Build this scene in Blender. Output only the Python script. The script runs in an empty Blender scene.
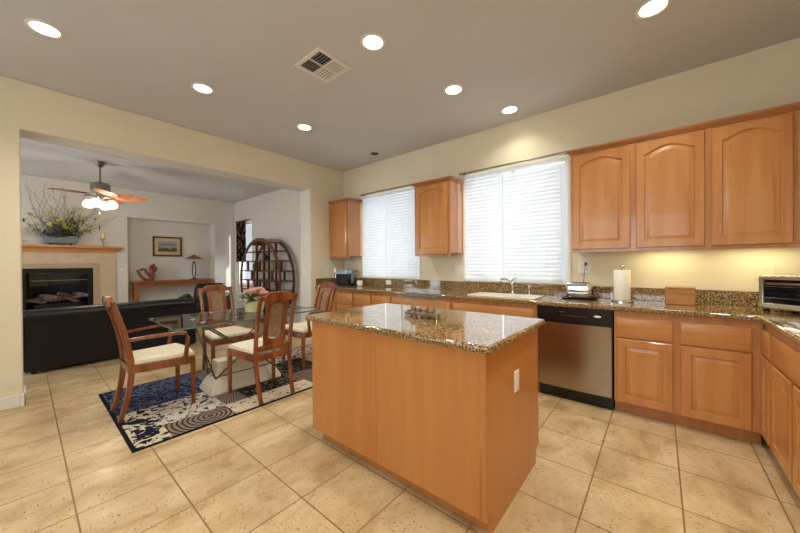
import bpy, bmesh, math, random
from mathutils import Vector, Matrix
random.seed(7)
PI = math.pi
SC = bpy.context.scene
COL = SC.collection

# ------------------------------------------------------------------ camera
def setup_camera():
    f, yaw, pitch, roll, h = 312.68, 39.714, -.334, -.418, 1.286
    y, p, r = math.radians(yaw), math.radians(pitch), math.radians(roll)
    F = Vector((-math.sin(y)*math.cos(p), math.cos(y)*math.cos(p), math.sin(p)))
    R0 = Vector((math.cos(y), math.sin(y), 0)); U0 = R0.cross(F)
    R = R0*math.cos(r) + U0*math.sin(r); U = U0*math.cos(r) - R0*math.sin(r)
    cd = bpy.data.cameras.new('camera'); c = bpy.data.objects.new('camera', cd); COL.objects.link(c)
    m = Matrix((R, U, -F)).transposed().to_4x4(); m.translation = (0, 0, h)
    c.matrix_world = m
    cd.sensor_width = 36; cd.lens = f*36/800; cd.clip_start = .02
    cd.shift_x = .33/800; cd.shift_y = -1.23/800
    SC.camera = c
setup_camera()

# ------------------------------------------------------------------ world, daylight, exposure
W = bpy.data.worlds.new('sky'); SC.world = W; W.use_nodes = True
bg = W.node_tree.nodes['Background']; bg.inputs[0].default_value = (.86, .93, 1, 1); bg.inputs[1].default_value = .8
SC.view_settings.view_transform = 'Standard'; SC.view_settings.look = 'None'
SC.view_settings.gamma = 1; SC.view_settings.use_curve_mapping = False
SC.view_settings.exposure = 0.0
SC.cycles.use_denoising = True
SC.cycles.max_bounces = 10; SC.cycles.diffuse_bounces = 5; SC.cycles.transparent_max_bounces = 16
SC.cycles.sample_clamp_indirect = 6
def area(name, loc, rot, sx, sy, power, col=(1, 1, 1), parent=None):
    l = bpy.data.lights.new(name, 'AREA'); l.shape = 'RECTANGLE'; l.size = sx; l.size_y = sy; l.energy = power; l.color = col
    o = bpy.data.objects.new(name, l); COL.objects.link(o); o.location = loc; o.rotation_euler = rot
    if parent: o.parent = parent
    return o
DAY = (.87, .94, 1)
# sky light arriving at each window from outside, apart from the added front fill (the area normal is local -Z)
area('daylight_window_a', (-3.39, 4.25, 1.8), (-PI/2, 0, 0), 1.5, 1.7, 17, (.8, .91, 1))
area('daylight_window_b', (-1.39, 4.25, 1.8), (-PI/2, 0, 0), 1.5, 1.7, 17, (.8, .91, 1))
area('added_front_fill', (-1.6, -2.75, 1.75), (PI/2, 0, 0), 4.2, 1.4, 66, (.93, .97, 1))  # fill light added behind the camera, shining in through a made-up window
area('daylight_living', (-6.9, -2.75, 1.3), (PI/2, 0, 0), 2.8, 2.3, 85, DAY)
area('daylight_living_side', (-8.35, 4.15, 1.6), (-PI/2, 0, 0), 1.0, 1.9, 25, DAY)
sun = bpy.data.lights.new('sun', 'SUN'); sun.energy = 4.0; sun.angle = .01; sun.color = (1, .95, .86)
so = bpy.data.objects.new('sun', sun); COL.objects.link(so)
so.rotation_euler = Vector((-1.0, -.36, -.42)).to_track_quat('-Z', 'Y').to_euler()

# ------------------------------------------------------------------ helpers: materials
def srgb(r, g, b):
    def f(c):
        c /= 255
        return c/12.92 if c <= .04045 else ((c+.055)/1.055)**2.4
    return (f(r), f(g), f(b), 1)
class NT:
    def __init__(s, name):
        s.m = bpy.data.materials.new(name); s.m.use_nodes = True
        s.t = s.m.node_tree; s.t.nodes.clear(); s.out = s.n('ShaderNodeOutputMaterial')
    def n(s, typ, **kw):
        nd = s.t.nodes.new(typ)
        for k, v in kw.items(): setattr(nd, k, v)
        return nd
    def l(s, a, b): s.t.links.new(a, b)
    def bsdf(s, rough=.5, metal=0, spec=.5, coat=0):
        b = s.n('ShaderNodeBsdfPrincipled'); b.inputs['Roughness'].default_value = rough; b.inputs['Metallic'].default_value = metal
        b.inputs['Specular IOR Level'].default_value = spec; b.inputs['Coat Weight'].default_value = coat
        b.inputs['Coat Roughness'].default_value = .06
        s.l(b.outputs[0], s.out.inputs[0]); return b
    def coord(s, scale=(1, 1, 1), loc=(0, 0, 0), rot=(0, 0, 0), kind='Object'):
        c = s.n('ShaderNodeTexCoord'); m = s.n('ShaderNodeMapping')
        m.inputs['Scale'].default_value = scale; m.inputs['Location'].default_value = loc; m.inputs['Rotation'].default_value = rot
        s.l(c.outputs[kind], m.inputs[0]); return m.outputs[0]
    def noise(s, vec, scale, detail=4, rough=.55, dist=0):
        n = s.n('ShaderNodeTexNoise'); n.inputs['Scale'].default_value = scale; n.inputs['Detail'].default_value = detail
        n.inputs['Roughness'].default_value = rough; n.inputs['Distortion'].default_value = dist
        s.l(vec, n.inputs['Vector']); return n.outputs[0]
    def ramp(s, fac, stops, interp='LINEAR'):
        r = s.n('ShaderNodeValToRGB'); r.color_ramp.interpolation = interp
        e = r.color_ramp.elements
        while len(e) < len(stops): e.new(.5)
        for el, (p, c) in zip(e, stops): el.position = p; el.color = c
        s.l(fac, r.inputs[0]); return r.outputs[0]
    def mix(s, fac, a, b, mode='MIX'):
        m = s.n('ShaderNodeMix', data_type='RGBA', blend_type=mode)
        for i, v in ((0, fac), (6, a), (7, b)):
            if hasattr(v, 'is_output'): s.l(v, m.inputs[i])
            else: m.inputs[i].default_value = v
        return m.outputs[2]
    def bump(s, h, b, strength=.2, dist=.01):
        n = s.n('ShaderNodeBump'); n.inputs['Strength'].default_value = strength; n.inputs['Distance'].default_value = dist
        s.l(h, n.inputs['Height']); s.l(n.outputs[0], b.inputs['Normal'])
def plain(name, col, rough=.5, metal=0, spec=.5, var=.06, nscale=12, coat=0, bump=0):
    t = NT(name); b = t.bsdf(rough, metal, spec, coat)
    v = t.coord(); n = t.noise(v, nscale)
    dk = tuple(c*(1-var) for c in col[:3]) + (1,); lt = tuple(min(1, c*(1+var)) for c in col[:3]) + (1,)
    t.l(t.ramp(n, [(.3, dk), (.7, lt)]), b.inputs['Base Color'])
    if bump: t.bump(t.noise(v, nscale*8), b, bump, .004)
    return t.m
def emit(name, col, strength):
    t = NT(name); e = t.n('ShaderNodeEmission'); e.inputs[0].default_value = col; e.inputs[1].default_value = strength
    t.l(e.outputs[0], t.out.inputs[0]); return t.m
def wood(name, dark, mid, light, axis='Z', scale=1.0, rough=.35, coat=.2, contrast=1.0):
    t = NT(name); b = t.bsdf(rough, 0, .5, coat)
    s = {'X': (1.2, 14, 14), 'Y': (14, 1.2, 14), 'Z': (14, 14, 1.2)}[axis]
    v = t.coord(tuple(k*scale for k in s))
    n1 = t.noise(v, 1.0, 4, .5, .5); n2 = t.noise(v, 5, 2, .5)
    c = t.ramp(n1, [(.5-.25/contrast, dark), (.5, mid), (.5+.25/contrast, light)])
    c2 = t.ramp(n2, [(.35, (.93, .92, .9, 1)), (.62, (1, 1, 1, 1))])
    t.l(t.mix(.7, c, c2, 'MULTIPLY'), b.inputs['Base Color'])
    t.bump(n2, b, .05, .002)
    return t.m
def glassmat(name, tint=(1, 1, 1, 1), rough=0.0, ior=1.5):
    t = NT(name); tr = t.n('ShaderNodeBsdfTransparent'); tr.inputs[0].default_value = tint
    g = t.n('ShaderNodeBsdfGlossy'); g.inputs['Roughness'].default_value = rough
    fr = t.n('ShaderNodeFresnel'); fr.inputs[0].default_value = ior
    ge = t.n('ShaderNodeNewGeometry'); iv = t.n('ShaderNodeMath', operation='SUBTRACT'); iv.inputs[0].default_value = 1; t.l(ge.outputs['Backfacing'], iv.inputs[1]); mu = t.n('ShaderNodeMath', operation='MULTIPLY'); t.l(fr.outputs[0], mu.inputs[0]); t.l(iv.outputs[0], mu.inputs[1])
    mx = t.n('ShaderNodeMixShader'); t.l(mu.outputs[0], mx.inputs[0]); t.l(tr.outputs[0], mx.inputs[1]); t.l(g.outputs[0], mx.inputs[2])
    t.l(mx.outputs[0], t.out.inputs[0]); return t.m
def granite(name):
    t = NT(name); b = t.bsdf(.05, 0, .8, .3)
    v = t.coord()
    n1 = t.noise(v, 88, 5, .65); n2 = t.noise(v, 170, 3, .6); n3 = t.noise(v, 6, 3)
    c = t.ramp(n1, [(.36, srgb(44, 34, 26)), (.44, srgb(104, 76, 46)), (.5, srgb(148, 118, 74)), (.56, srgb(176, 152, 106)), (.64, srgb(206, 190, 152))])
    k = t.ramp(n2, [(.39, srgb(26, 22, 20)), (.44, (1, 1, 1, 1)), (.66, (1, 1, 1, 1)), (.7, srgb(255, 240, 214))])
    c = t.mix(.9, c, k, 'MULTIPLY')
    w = t.ramp(n3, [(.35, (.8, .74, .66, 1)), (.65, (1, 1, 1, 1))])
    t.l(t.mix(.8, c, w, 'MULTIPLY'), b.inputs['Base Color']); return t.m
def tiles(name):
    t = NT(name); b = t.bsdf(.32, 0, .4)
    v = t.coord(loc=(.311, -.165, 0))
    br = t.n('ShaderNodeTexBrick'); br.offset = 0; br.squash = 1
    for k, x in (('Scale', 1), ('Mortar Size', .0042), ('Mortar Smooth', .1), ('Bias', 0), ('Brick Width', .402), ('Row Height', .402)): br.inputs[k].default_value = x
    br.inputs['Color1'].default_value = (0, 0, 0, 1); br.inputs['Color2'].default_value = (1, 1, 1, 1); br.inputs['Mortar'].default_value = (.5, .5, .5, 1)
    t.l(v, br.inputs['Vector'])
    v2 = t.coord((1.6, 1, 1)); n1 = t.noise(v2, 3.0, 6, .62, .5)
    base = t.ramp(n1, [(.3, srgb(174, 146, 104)), (.48, srgb(204, 178, 136)), (.68, srgb(221, 200, 162))])
    tint = t.ramp(br.outputs['Color'], [(0, (.9, .88, .86, 1)), (1, (1, 1, 1, 1))])
    base = t.mix(1, base, tint, 'MULTIPLY')
    v3 = t.coord((1, 1.9, 1)); pit = t.noise(v3, 46, 3, .55); zone = t.noise(v2, 5.5, 3)
    pm = t.ramp(pit, [(.60, (0, 0, 0, 1)), (.645, (1, 1, 1, 1))]); zm = t.ramp(zone, [(.40, (0, 0, 0, 1)), (.56, (1, 1, 1, 1))])
    pf = t.mix(1, pm, zm, 'MULTIPLY')
    base = t.mix(pf, base, srgb(140, 108, 70))
    base = t.mix(br.outputs['Fac'], base, srgb(138, 112, 74))
    t.l(base, b.inputs['Base Color'])
    inv = t.n('ShaderNodeMath', operation='SUBTRACT'); inv.inputs[0].default_value = 1; t.l(br.outputs['Fac'], inv.inputs[1])
    t.bump(inv.outputs[0], b, .35, .004)
    rr = t.ramp(zone, [(.3, (.26, .26, .26, 1)), (.7, (.42, .42, .42, 1))]); t.l(rr, b.inputs['Roughness'])
    return t.m
def rugpat(name, a, c, scale, lo=.47, hi=.52, kind='noise', dist=1.5, ctr=(0, 0)):
    t = NT(name); b = t.bsdf(.95, 0, .1); v = t.coord(loc=(-ctr[0], -ctr[1], 0))
    if kind == 'noise': n = t.noise(v, scale, 2, .5, dist)
    elif kind == 'ring':
        w = t.n('ShaderNodeTexWave', wave_type='RINGS', rings_direction='SPHERICAL'); w.inputs['Scale'].default_value = scale; w.inputs['Distortion'].default_value = dist
        w.inputs['Detail'].default_value = 1; t.l(v, w.inputs[0]); n = w.outputs[1]
    else:
        w = t.n('ShaderNodeTexVoronoi'); w.inputs['Scale'].default_value = scale; t.l(t.mix(.08*dist, v, t.n('ShaderNodeTexNoise').outputs[1]), w.inputs['Vector'])
        w2 = t.n('ShaderNodeMath', operation='PINGPONG'); t.l(w.outputs['Distance'], w2.inputs[0]); w2.inputs[1].default_value = .16
        w3 = t.n('ShaderNodeMath', operation='MULTIPLY'); t.l(w2.outputs[0], w3.inputs[0]); w3.inputs[1].default_value = 6; n = w3.outputs[0]
    col = t.ramp(n, [(lo, a), (hi, c)])
    t.l(t.mix(.5, col, t.ramp(t.noise(v, 220, 2), [(.3, (.7, .7, .7, 1)), (.7, (1, 1, 1, 1))]), 'MULTIPLY'), b.inputs['Base Color'])
    return t.m

M = {}
M['wall'] = plain('kitchen_paint', srgb(231, 222, 196), .75, var=.015, nscale=3, bump=.04)
M['lrwall'] = plain('living_paint', srgb(222, 219, 212), .75, var=.015, nscale=3, bump=.04)
M['ceil'] = plain('ceiling_paint', srgb(206, 207, 210), .85, var=.02, nscale=2, bump=.06)
M['trim'] = plain('white_trim', srgb(232, 230, 222), .4, var=.01)
M['tile'] = tiles('travertine_tile')
M['granite'] = granite('granite')
M['oak'] = wood('honey_oak', srgb(178, 116, 60), srgb(191, 131, 73), srgb(200, 144, 86), 'Z', 1.0, .33, .25)
M['oakh'] = wood('honey_oak_horizontal', srgb(178, 116, 60), srgb(191, 131, 73), srgb(200, 144, 86), 'X', 1.0, .33, .25)
M['oakd'] = wood('honey_oak_frame', srgb(172, 110, 56), srgb(186, 125, 68), srgb(196, 138, 80), 'Z', 1.0, .35, .2)
_b = M['oakd'].node_tree.nodes['Principled BSDF']; _b.inputs['Coat Weight'].default_value = .45; _b.inputs['Coat IOR'].default_value = 1.7; _b.inputs['Coat Roughness'].default_value = .12
M['crown'] = wood('honey_oak_crown', srgb(140, 84, 42), srgb(168, 106, 56), srgb(184, 122, 70), 'X', 1.0, .35, .2)
M['maple'] = wood('maple_panel', srgb(182, 116, 56), srgb(190, 125, 64), srgb(197, 135, 74), 'Z', .45, .36, .2, .8)
M['chair'] = wood('cherry_wood', srgb(82, 40, 20), srgb(126, 68, 34), srgb(156, 92, 50), 'Z', 1.2, .25, .5)
M['mantel'] = wood('mantel_wood', srgb(176, 116, 66), srgb(206, 148, 92), srgb(220, 168, 112), 'Y', 1, .4, .1)
M['console'] = wood('console_wood', srgb(120, 66, 36), srgb(160, 96, 56), srgb(184, 118, 74), 'Y', 1, .35, .2)
M['curio'] = wood('rosewood', srgb(58, 28, 16), srgb(98, 52, 30), srgb(134, 78, 46), 'Z', 1, .3, .3)
M['sculpt'] = wood('carved_wood', srgb(70, 34, 16), srgb(126, 66, 34), srgb(170, 100, 58), 'Z', 2, .35, .3)
M['blade'] = wood('fan_blade', srgb(160, 100, 68), srgb(196, 134, 98), srgb(214, 156, 120), 'X', 1, .45, .1)
M['bamboo'] = wood('bamboo', srgb(148, 96, 46), srgb(178, 122, 64), srgb(194, 140, 80), 'X', 2, .45, .1)
M['cush'] = plain('cream_upholstery', srgb(230, 220, 198), .85, spec=.2, var=.06, nscale=30, bump=.15)
M['leather'] = plain('black_leather', srgb(17, 18, 27), .36, spec=.4, var=.3, nscale=60, bump=.1)
M['steel'] = plain('brushed_steel', srgb(200, 193, 182), .26, 1, var=.05, nscale=30)
M['dwsteel'] = plain('dishwasher_steel', srgb(164, 152, 136), .24, 1, var=.04, nscale=30)
M['chrome'] = plain('chrome', srgb(220, 220, 222), .08, 1, var=.02)
M['pewter'] = plain('pewter', srgb(150, 148, 140), .35, .8, var=.05)
M['rodmetal'] = plain('weathered_iron', srgb(88, 80, 70), .5, .5, var=.15)
M['lidgrey'] = plain('grey_metal_lid', srgb(112, 112, 106), .35, .3, var=.05)
M['iron'] = plain('dark_iron', srgb(38, 36, 34), .45, .6, var=.1)
M['black'] = plain('black_plastic', srgb(14, 14, 15), .25, var=.1)
M['blackglass'] = plain('black_glass', srgb(18, 20, 26), .06, spec=.7, var=.05)
M['white'] = plain('white_plastic', srgb(236, 234, 226), .4, var=.02)
M['ivory'] = plain('ivory_plastic', srgb(234, 224, 194), .4, var=.02)
M['paper'] = plain('paper_towel', srgb(246, 242, 232), .9, spec=.1, var=.03, nscale=60, bump=.2)
M['stone'] = plain('cream_stone', srgb(222, 214, 198), .55, var=.08, nscale=9, bump=.1)
M['sinkmat'] = plain('pale_sink', srgb(224, 214, 196), .25, var=.03)
M['beige'] = plain('fireplace_tile', srgb(206, 184, 156), .5, var=.08, nscale=7, bump=.05)
M['mosaic'] = plain('mosaic_tile', srgb(182, 160, 132), .5, var=.3, nscale=60)
M['logm'] = plain('ceramic_log', srgb(118, 104, 94), .9, var=.75, nscale=9, bump=.4)
M['soot'] = plain('firebox_soot', srgb(15, 17, 27), .8, var=.3)
M['glass'] = glassmat('window_glass')
M['tglass'] = glassmat('table_glass', (.965, .985, .98, 1))
M['boxglass'] = glassmat('clear_glass', (.98, .985, .98, 1))
M['gedge'] = plain('glass_edge', srgb(96, 128, 116), .12, var=.05)
M['lens'] = emit('lamp_lens', (1, .9, .72, 1), 9)
M['globe'] = emit('globe_glow', (1, .9, .76, 1), 1.8)
M['tube'] = emit('strip_glow', (1, .84, .45, 1), 6)
M['candle'] = plain('candle_wax', srgb(226, 204, 150), .6, var=.04)
M['shade'] = plain('copper_shade', srgb(150, 92, 60), .5, .2, var=.1)
M['gold'] = plain('gilt_frame', srgb(104, 66, 34), .4, .3, var=.25, nscale=40)
M['matb'] = plain('picture_mat', srgb(214, 192, 156), .9, var=.02)
M['twig'] = plain('twig_bark', srgb(84, 74, 66), .9, var=.25)
M['leaf'] = plain('leaf_green', srgb(96, 118, 62), .6, var=.35, nscale=20)
M['darkleaf'] = plain('leaf_dark', srgb(78, 80, 58), .7, var=.4, nscale=20)
M['yellow'] = plain('petal_yellow', srgb(206, 198, 92), .6, var=.15)
M['pink'] = plain('petal_pink', srgb(230, 186, 172), .6, var=.12, nscale=25)
M['whitepetal'] = plain('petal_white', srgb(236, 230, 214), .6, var=.05)
M['zinc'] = plain('zinc_planter', srgb(112, 124, 132), .45, .4, var=.15)
M['celadon'] = plain('pale_green_ceramic', srgb(198, 206, 160), .3, var=.05)
M['grate'] = plain('vent_dark', srgb(44, 44, 46), .7, var=.1)
M['pebble'] = plain('brown_stone', srgb(128, 92, 58), .6, var=.5, nscale=18)
M['pebbleg'] = plain('grey_stone', srgb(128, 120, 104), .6, var=.35, nscale=18)
M['bluec'] = plain('blue_ceramic', srgb(60, 78, 120), .3, var=.2)
M['darkc'] = plain('dark_ceramic', srgb(40, 30, 28), .3, var=.2)
M['silverblue'] = plain('silver_blue_plastic', srgb(150, 170, 196), .3, .4, var=.05)
def mk_blind():
    t = NT('blind_slat'); d = t.n('ShaderNodeBsdfDiffuse'); tr = t.n('ShaderNodeBsdfTranslucent'); mx = t.n('ShaderNodeMixShader')
    n = t.noise(t.coord(), 8); c = t.ramp(n, [(.3, (.88, .9, .92, 1)), (.7, (.94, .95, .96, 1))])
    t.l(c, d.inputs[0]); t.l(c, tr.inputs[0]); mx.inputs[0].default_value = .55
    t.l(d.outputs[0], mx.inputs[1]); t.l(tr.outputs[0], mx.inputs[2]); t.l(mx.outputs[0], t.out.inputs[0]); return t.m
M['slat'] = mk_blind()
def mk_cane():
    t = NT('woven_cane'); b = t.bsdf(.6); b.inputs['Base Color'].default_value = srgb(158, 126, 100)
    tr = t.n('ShaderNodeBsdfTransparent'); mx = t.n('ShaderNodeMixShader')
    ch = t.n('ShaderNodeTexChecker'); ch.inputs['Scale'].default_value = 130; t.l(t.coord(rot=(0, .785, 0)), ch.inputs[0])
    r = t.ramp(ch.outputs[1], [(0, (.3, .3, .3, 1)), (1, (.85, .85, .85, 1))])
    t.l(r, mx.inputs[0]); t.l(tr.outputs[0], mx.inputs[1]); t.l(b.outputs[0], mx.inputs[2]); t.l(mx.outputs[0], t.out.inputs[0]); return t.m
M['cane'] = mk_cane()
def mk_curtain():
    t = NT('curtain_print'); b = t.bsdf(.9, 0, .1); v = t.coord((1, 1, .6))
    n = t.noise(v, 14, 2, .5, 1.2); t.l(t.ramp(n, [(.54, srgb(24, 20, 22)), (.58, srgb(128, 104, 84))]), b.inputs['Base Color']); return t.m
M['curtain'] = mk_curtain()
def mk_painting():
    t = NT('landscape_painting'); b = t.bsdf(.6); v = t.coord()
    sx = t.n('ShaderNodeSeparateXYZ'); t.l(v, sx.inputs[0]); n = t.noise(t.coord((1, 6, 14)), 1.6, 4)
    a = t.n('ShaderNodeMath', operation='MULTIPLY_ADD'); t.l(n, a.inputs[0]); a.inputs[1].default_value = .16; t.l(sx.outputs[2], a.inputs[2])
    s = t.n('ShaderNodeMath', operation='MULTIPLY_ADD'); t.l(a.outputs[0], s.inputs[0]); s.inputs[1].default_value = 2.6; s.inputs[2].default_value = .2
    t.l(t.ramp(s.outputs[0], [(0, srgb(66, 62, 40)), (.3, srgb(112, 104, 62)), (.38, srgb(196, 186, 160)), (.5, srgb(120, 134, 146)), (.75, srgb(176, 182, 182)), (1, srgb(110, 126, 146))]), b.inputs['Base Color']); return t.m
M['painting'] = mk_painting()

# ------------------------------------------------------------------ helpers: geometry
class MB:
    def __init__(s): s.bm = bmesh.new(); s.mi = 0
    def box(s, a, b, M4=None):
        (x0, y0, z0), (x1, y1, z1) = a, b
        vs = [s.bm.verts.new(p) for p in ((x0, y0, z0), (x1, y0, z0), (x1, y1, z0), (x0, y1, z0), (x0, y0, z1), (x1, y0, z1), (x1, y1, z1), (x0, y1, z1))]
        for q in ((0, 3, 2, 1), (4, 5, 6, 7), (0, 1, 5, 4), (1, 2, 6, 5), (2, 3, 7, 6), (3, 0, 4, 7)):
            fc = s.bm.faces.new([vs[i] for i in q]); fc.material_index = s.mi
        if M4 is not None: bmesh.ops.transform(s.bm, matrix=M4, verts=vs)
        return s
    def loops(s, L, cap0=True, cap1=True, closed=False):
        R = [[s.bm.verts.new(p) for p in lp] for lp in L]; n = len(R[0])
        pairs = list(zip(R, R[1:])) + ([(R[-1], R[0])] if closed else [])
        for A, B in pairs:
            for i in range(n):
                j = (i+1) % n
                fc = s.bm.faces.new((A[i], A[j], B[j], B[i])); fc.material_index = s.mi
        if cap0 and not closed: s.bm.faces.new(R[0][::-1]).material_index = s.mi
        if cap1 and not closed: s.bm.faces.new(R[-1]).material_index = s.mi
        return s
    def lathe(s, prof, c=(0, 0, 0), n=20, M4=None, cap=True):
        L = []
        for r, z in prof:
            lp = [Vector((max(r, 1e-4)*math.cos(2*PI*i/n), max(r, 1e-4)*math.sin(2*PI*i/n), z)) for i in range(n)]
            if M4 is not None: lp = [M4 @ p for p in lp]
            L.append([p + Vector(c) for p in lp])
        return s.loops(L, cap, cap)
    def sweep(s, pts, wh, n=8, up=(0, 0, 1), pw=2.0, closed=False):
        P = [Vector(p) for p in pts]; k = len(P)
        if not isinstance(wh, list): wh = [wh]*k
        L = []
        for i in range(k):
            if closed: T = P[(i+1) % k] - P[i-1]
            else: T = (P[min(i+1, k-1)] - P[max(i-1, 0)])
            T.normalize(); U = Vector(up); S = T.cross(U)
            if S.length < 1e-3: S = T.cross(Vector((1, 0, 0)))
            S.normalize(); V = S.cross(T); a, b = wh[i] if isinstance(wh[i], tuple) else (wh[i], wh[i])
            lp = []
            for j in range(n):
                th = 2*PI*(j+.5)/n; cx, cy = math.cos(th), math.sin(th)
                ex = math.copysign(abs(cx)**(2/pw), cx); ey = math.copysign(abs(cy)**(2/pw), cy)
                lp.append(P[i] + S*(a*ex) + V*(b*ey))
            L.append(lp)
        return s.loops(L, closed=closed)
    def ball(s, c, r, seg=14, sc=(1, 1, 1), M4=None):
        L = []
        rg = max(6, seg//2)
        for i in range(rg+1):
            ph = -PI/2 + PI*i/rg; rr = max(math.cos(ph), .02)
            lp = [Vector((rr*math.cos(2*PI*j/seg)*r*sc[0], rr*math.sin(2*PI*j/seg)*r*sc[1], math.sin(ph)*r*sc[2])) for j in range(seg)]
            if M4 is not None: lp = [M4 @ p for p in lp]
            L.append([p+Vector(c) for p in lp])
        return s.loops(L)
    def prism(s, poly, axis, a, b):
        def P(u, v, w): return {'X': (w, u, v), 'Y': (u, w, v), 'Z': (u, v, w)}[axis]
        return s.loops([[P(u, v, a) for u, v in poly], [P(u, v, b) for u, v in poly]])
    def grid(s, us, vs, keep, axis, a, b):
        # solid sheet with holes: us x vs cells in a plane, thickness a..b along axis
        def P(u, v, w): return {'X': (w, u, v), 'Y': (u, w, v), 'Z': (u, v, w)}[axis]
        nu, nv = len(us)-1, len(vs)-1
        K = [[keep((us[i]+us[i+1])/2, (vs[j]+vs[j+1])/2) for j in range(nv)] for i in range(nu)]
        cache = {}
        def V(i, j, w):
            if (i, j, w) not in cache: cache[(i, j, w)] = s.bm.verts.new(P(us[i], vs[j], (a, b)[w]))
            return cache[(i, j, w)]
        def F(*q): s.bm.faces.new(q).material_index = s.mi
        for i in range(nu):
            for j in range(nv):
                if not K[i][j]: continue
                F(V(i, j, 1), V(i+1, j, 1), V(i+1, j+1, 1), V(i, j+1, 1)); F(V(i, j, 0), V(i, j+1, 0), V(i+1, j+1, 0), V(i+1, j, 0))
                if i == 0 or not K[i-1][j]: F(V(i, j, 0), V(i, j, 1), V(i, j+1, 1), V(i, j+1, 0))
                if i == nu-1 or not K[i+1][j]: F(V(i+1, j, 0), V(i+1, j+1, 0), V(i+1, j+1, 1), V(i+1, j, 1))
                if j == 0 or not K[i][j-1]: F(V(i, j, 0), V(i+1, j, 0), V(i+1, j, 1), V(i, j, 1))
                if j == nv-1 or not K[i][j+1]: F(V(i, j+1, 0), V(i, j+1, 1), V(i+1, j+1, 1), V(i+1, j+1, 0))
        return s
    def obj(s, name, mats, parent=None, bev=0, smooth=True, seg=2, loc=None, sub=0, zmin=None):
        if zmin is not None:
            for v in s.bm.verts: v.co.z = max(v.co.z, zmin)
        bmesh.ops.recalc_face_normals(s.bm, faces=s.bm.faces)
        me = bpy.data.meshes.new(name); s.bm.to_mesh(me); s.bm.free()
        for m in (mats if isinstance(mats, (list, tuple)) else [mats]): me.materials.append(M[m] if isinstance(m, str) else m)
        if smooth:
            me.polygons.foreach_set('use_smooth', [True]*len(me.polygons)); me.set_sharp_from_angle(angle=math.radians(38))
        o = bpy.data.objects.new(name, me); COL.objects.link(o)
        if parent is not None: o.parent = parent
        if loc is not None: o.location = loc
        if bev:
            b = o.modifiers.new('bevel', 'BEVEL'); b.width = bev; b.segments = seg; b.limit_method = 'ANGLE'; b.angle_limit = math.radians(50); b.harden_normals = False
        if sub:
            b = o.modifiers.new('sub', 'SUBSURF'); b.levels = sub; b.render_levels = sub
        return o
def bx(name, a, b, mat, parent=None, bev=.002): return MB().box(a, b).obj(name, mat, parent, bev)
def tag(o, label, cat, group=None, kind=None):
    o['label'] = label; o['category'] = cat
    if group: o['group'] = group
    if kind: o['kind'] = kind
    return o
def thing(name, label, cat, loc=(0, 0, 0), rz=0, group=None):
    o = bpy.data.objects.new(name, None); COL.objects.link(o); o.location = loc; o.rotation_euler = (0, 0, rz); o.empty_display_size = .1
    return tag(o, label, cat, group)
def struct(o): o['kind'] = 'structure'; return o
def dup(root, loc, rz, label, group=None):
    r = root.copy(); COL.objects.link(r); r.location = loc; r.rotation_euler = (0, 0, rz); r['label'] = label
    if group: r['group'] = group
    for ch in list(root.children):
        c = ch.copy(); COL.objects.link(c); c.parent = r
        for g in ch.children:
            d = g.copy(); COL.objects.link(d); d.parent = c
    return r
def rrect(w, d, r, n=4, cx=0, cy=0):
    o = []
    for sx, sy, a0 in ((1, 1, 0), (-1, 1, 90), (-1, -1, 180), (1, -1, 270)):
        for k in range(n+1):
            a = math.radians(a0 + 90*k/n); o.append((cx+sx*(w/2-r)+r*math.cos(a), cy+sy*(d/2-r)+r*math.sin(a)))
    return o

# ------------------------------------------------------------------ the setting
ZC = 2.996; XL = -4.517; YW = 3.82; XR = 1.165
XF = -9.09; YS = 3.76; YB = -2.3
struct(MB().box((-9.6, -2.5, -.05), (1.35, 4.0, 0)).obj('floor', 'tile', smooth=False))
struct(MB().box((-9.6, -2.5, ZC), (1.35, 4.0, ZC+.08)).obj('ceiling', 'ceil', smooth=False))
WIN = [(-3.99, -2.785), (-2.02, -.77)]; WZ = (1.055, 2.465)
def kb(x, z): return not any(a < x < b and WZ[0] < z < WZ[1] for a, b in WIN)
struct(MB().grid([-4.82, WIN[0][0], WIN[0][1], WIN[1][0], WIN[1][1], XR+.15], [0, WZ[0], WZ[1], ZC], kb, 'Y', YW, YW+.15).obj('wall_back', 'wall', smooth=False))
struct(MB().grid([YB, -.008, 3.093, YW], [0, 2.548, ZC], lambda y, z: not (-.008 < y < 3.093 and z < 2.548), 'X', -4.82, XL).obj('wall_left', ['wall', 'lrwall'], bev=.012, seg=3))
struct(MB().box((XR, YB, 0), (XR+.15, YW, ZC)).obj('wall_right', 'wall', smooth=False))
struct(MB().grid([-9.6, -8.1, -5.7, -3.7, .5, XR+.15], [0, .08, 1.02, 2.3, 2.4, ZC], lambda x, z: not ((-3.7 < x < .5 and 1.02 < z < 2.4) or (-8.1 < x < -5.7 and .08 < z < 2.3)), 'Y', YB-.15, YB).obj('wall_front', 'wall', smooth=False))
NY = (1.49, 3.25); NZ = 2.36; FY = (-.05, .93); FZ = (.36, 1.24)
struct(MB().grid([YB, FY[0], FY[1], NY[0], NY[1], YS], [0, FZ[0], FZ[1], NZ, ZC], lambda y, z: not ((NY[0] < y < NY[1] and z < NZ) or (FY[0] < y < FY[1] and FZ[0] < z < FZ[1])), 'X', XF-.31, XF).obj('wall_far', 'lrwall', bev=.01, seg=3))
struct(MB().box((XF-.42, YB, 0), (XF-.31, YS+.1, ZC)).obj('wall_niche', 'lrwall', smooth=False))
LW = (-8.8, -8.05); LWZ = (.75, 2.4)
struct(MB().grid([-9.4, LW[0], LW[1], -4.82], [0, LWZ[0], LWZ[1], ZC], lambda x, z: not (LW[0] < x < LW[1] and LWZ[0] < z < LWZ[1]), 'Y', YS, YS+.15).obj('wall_side', 'lrwall', smooth=False))
wl = bpy.data.objects['wall_left']
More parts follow.
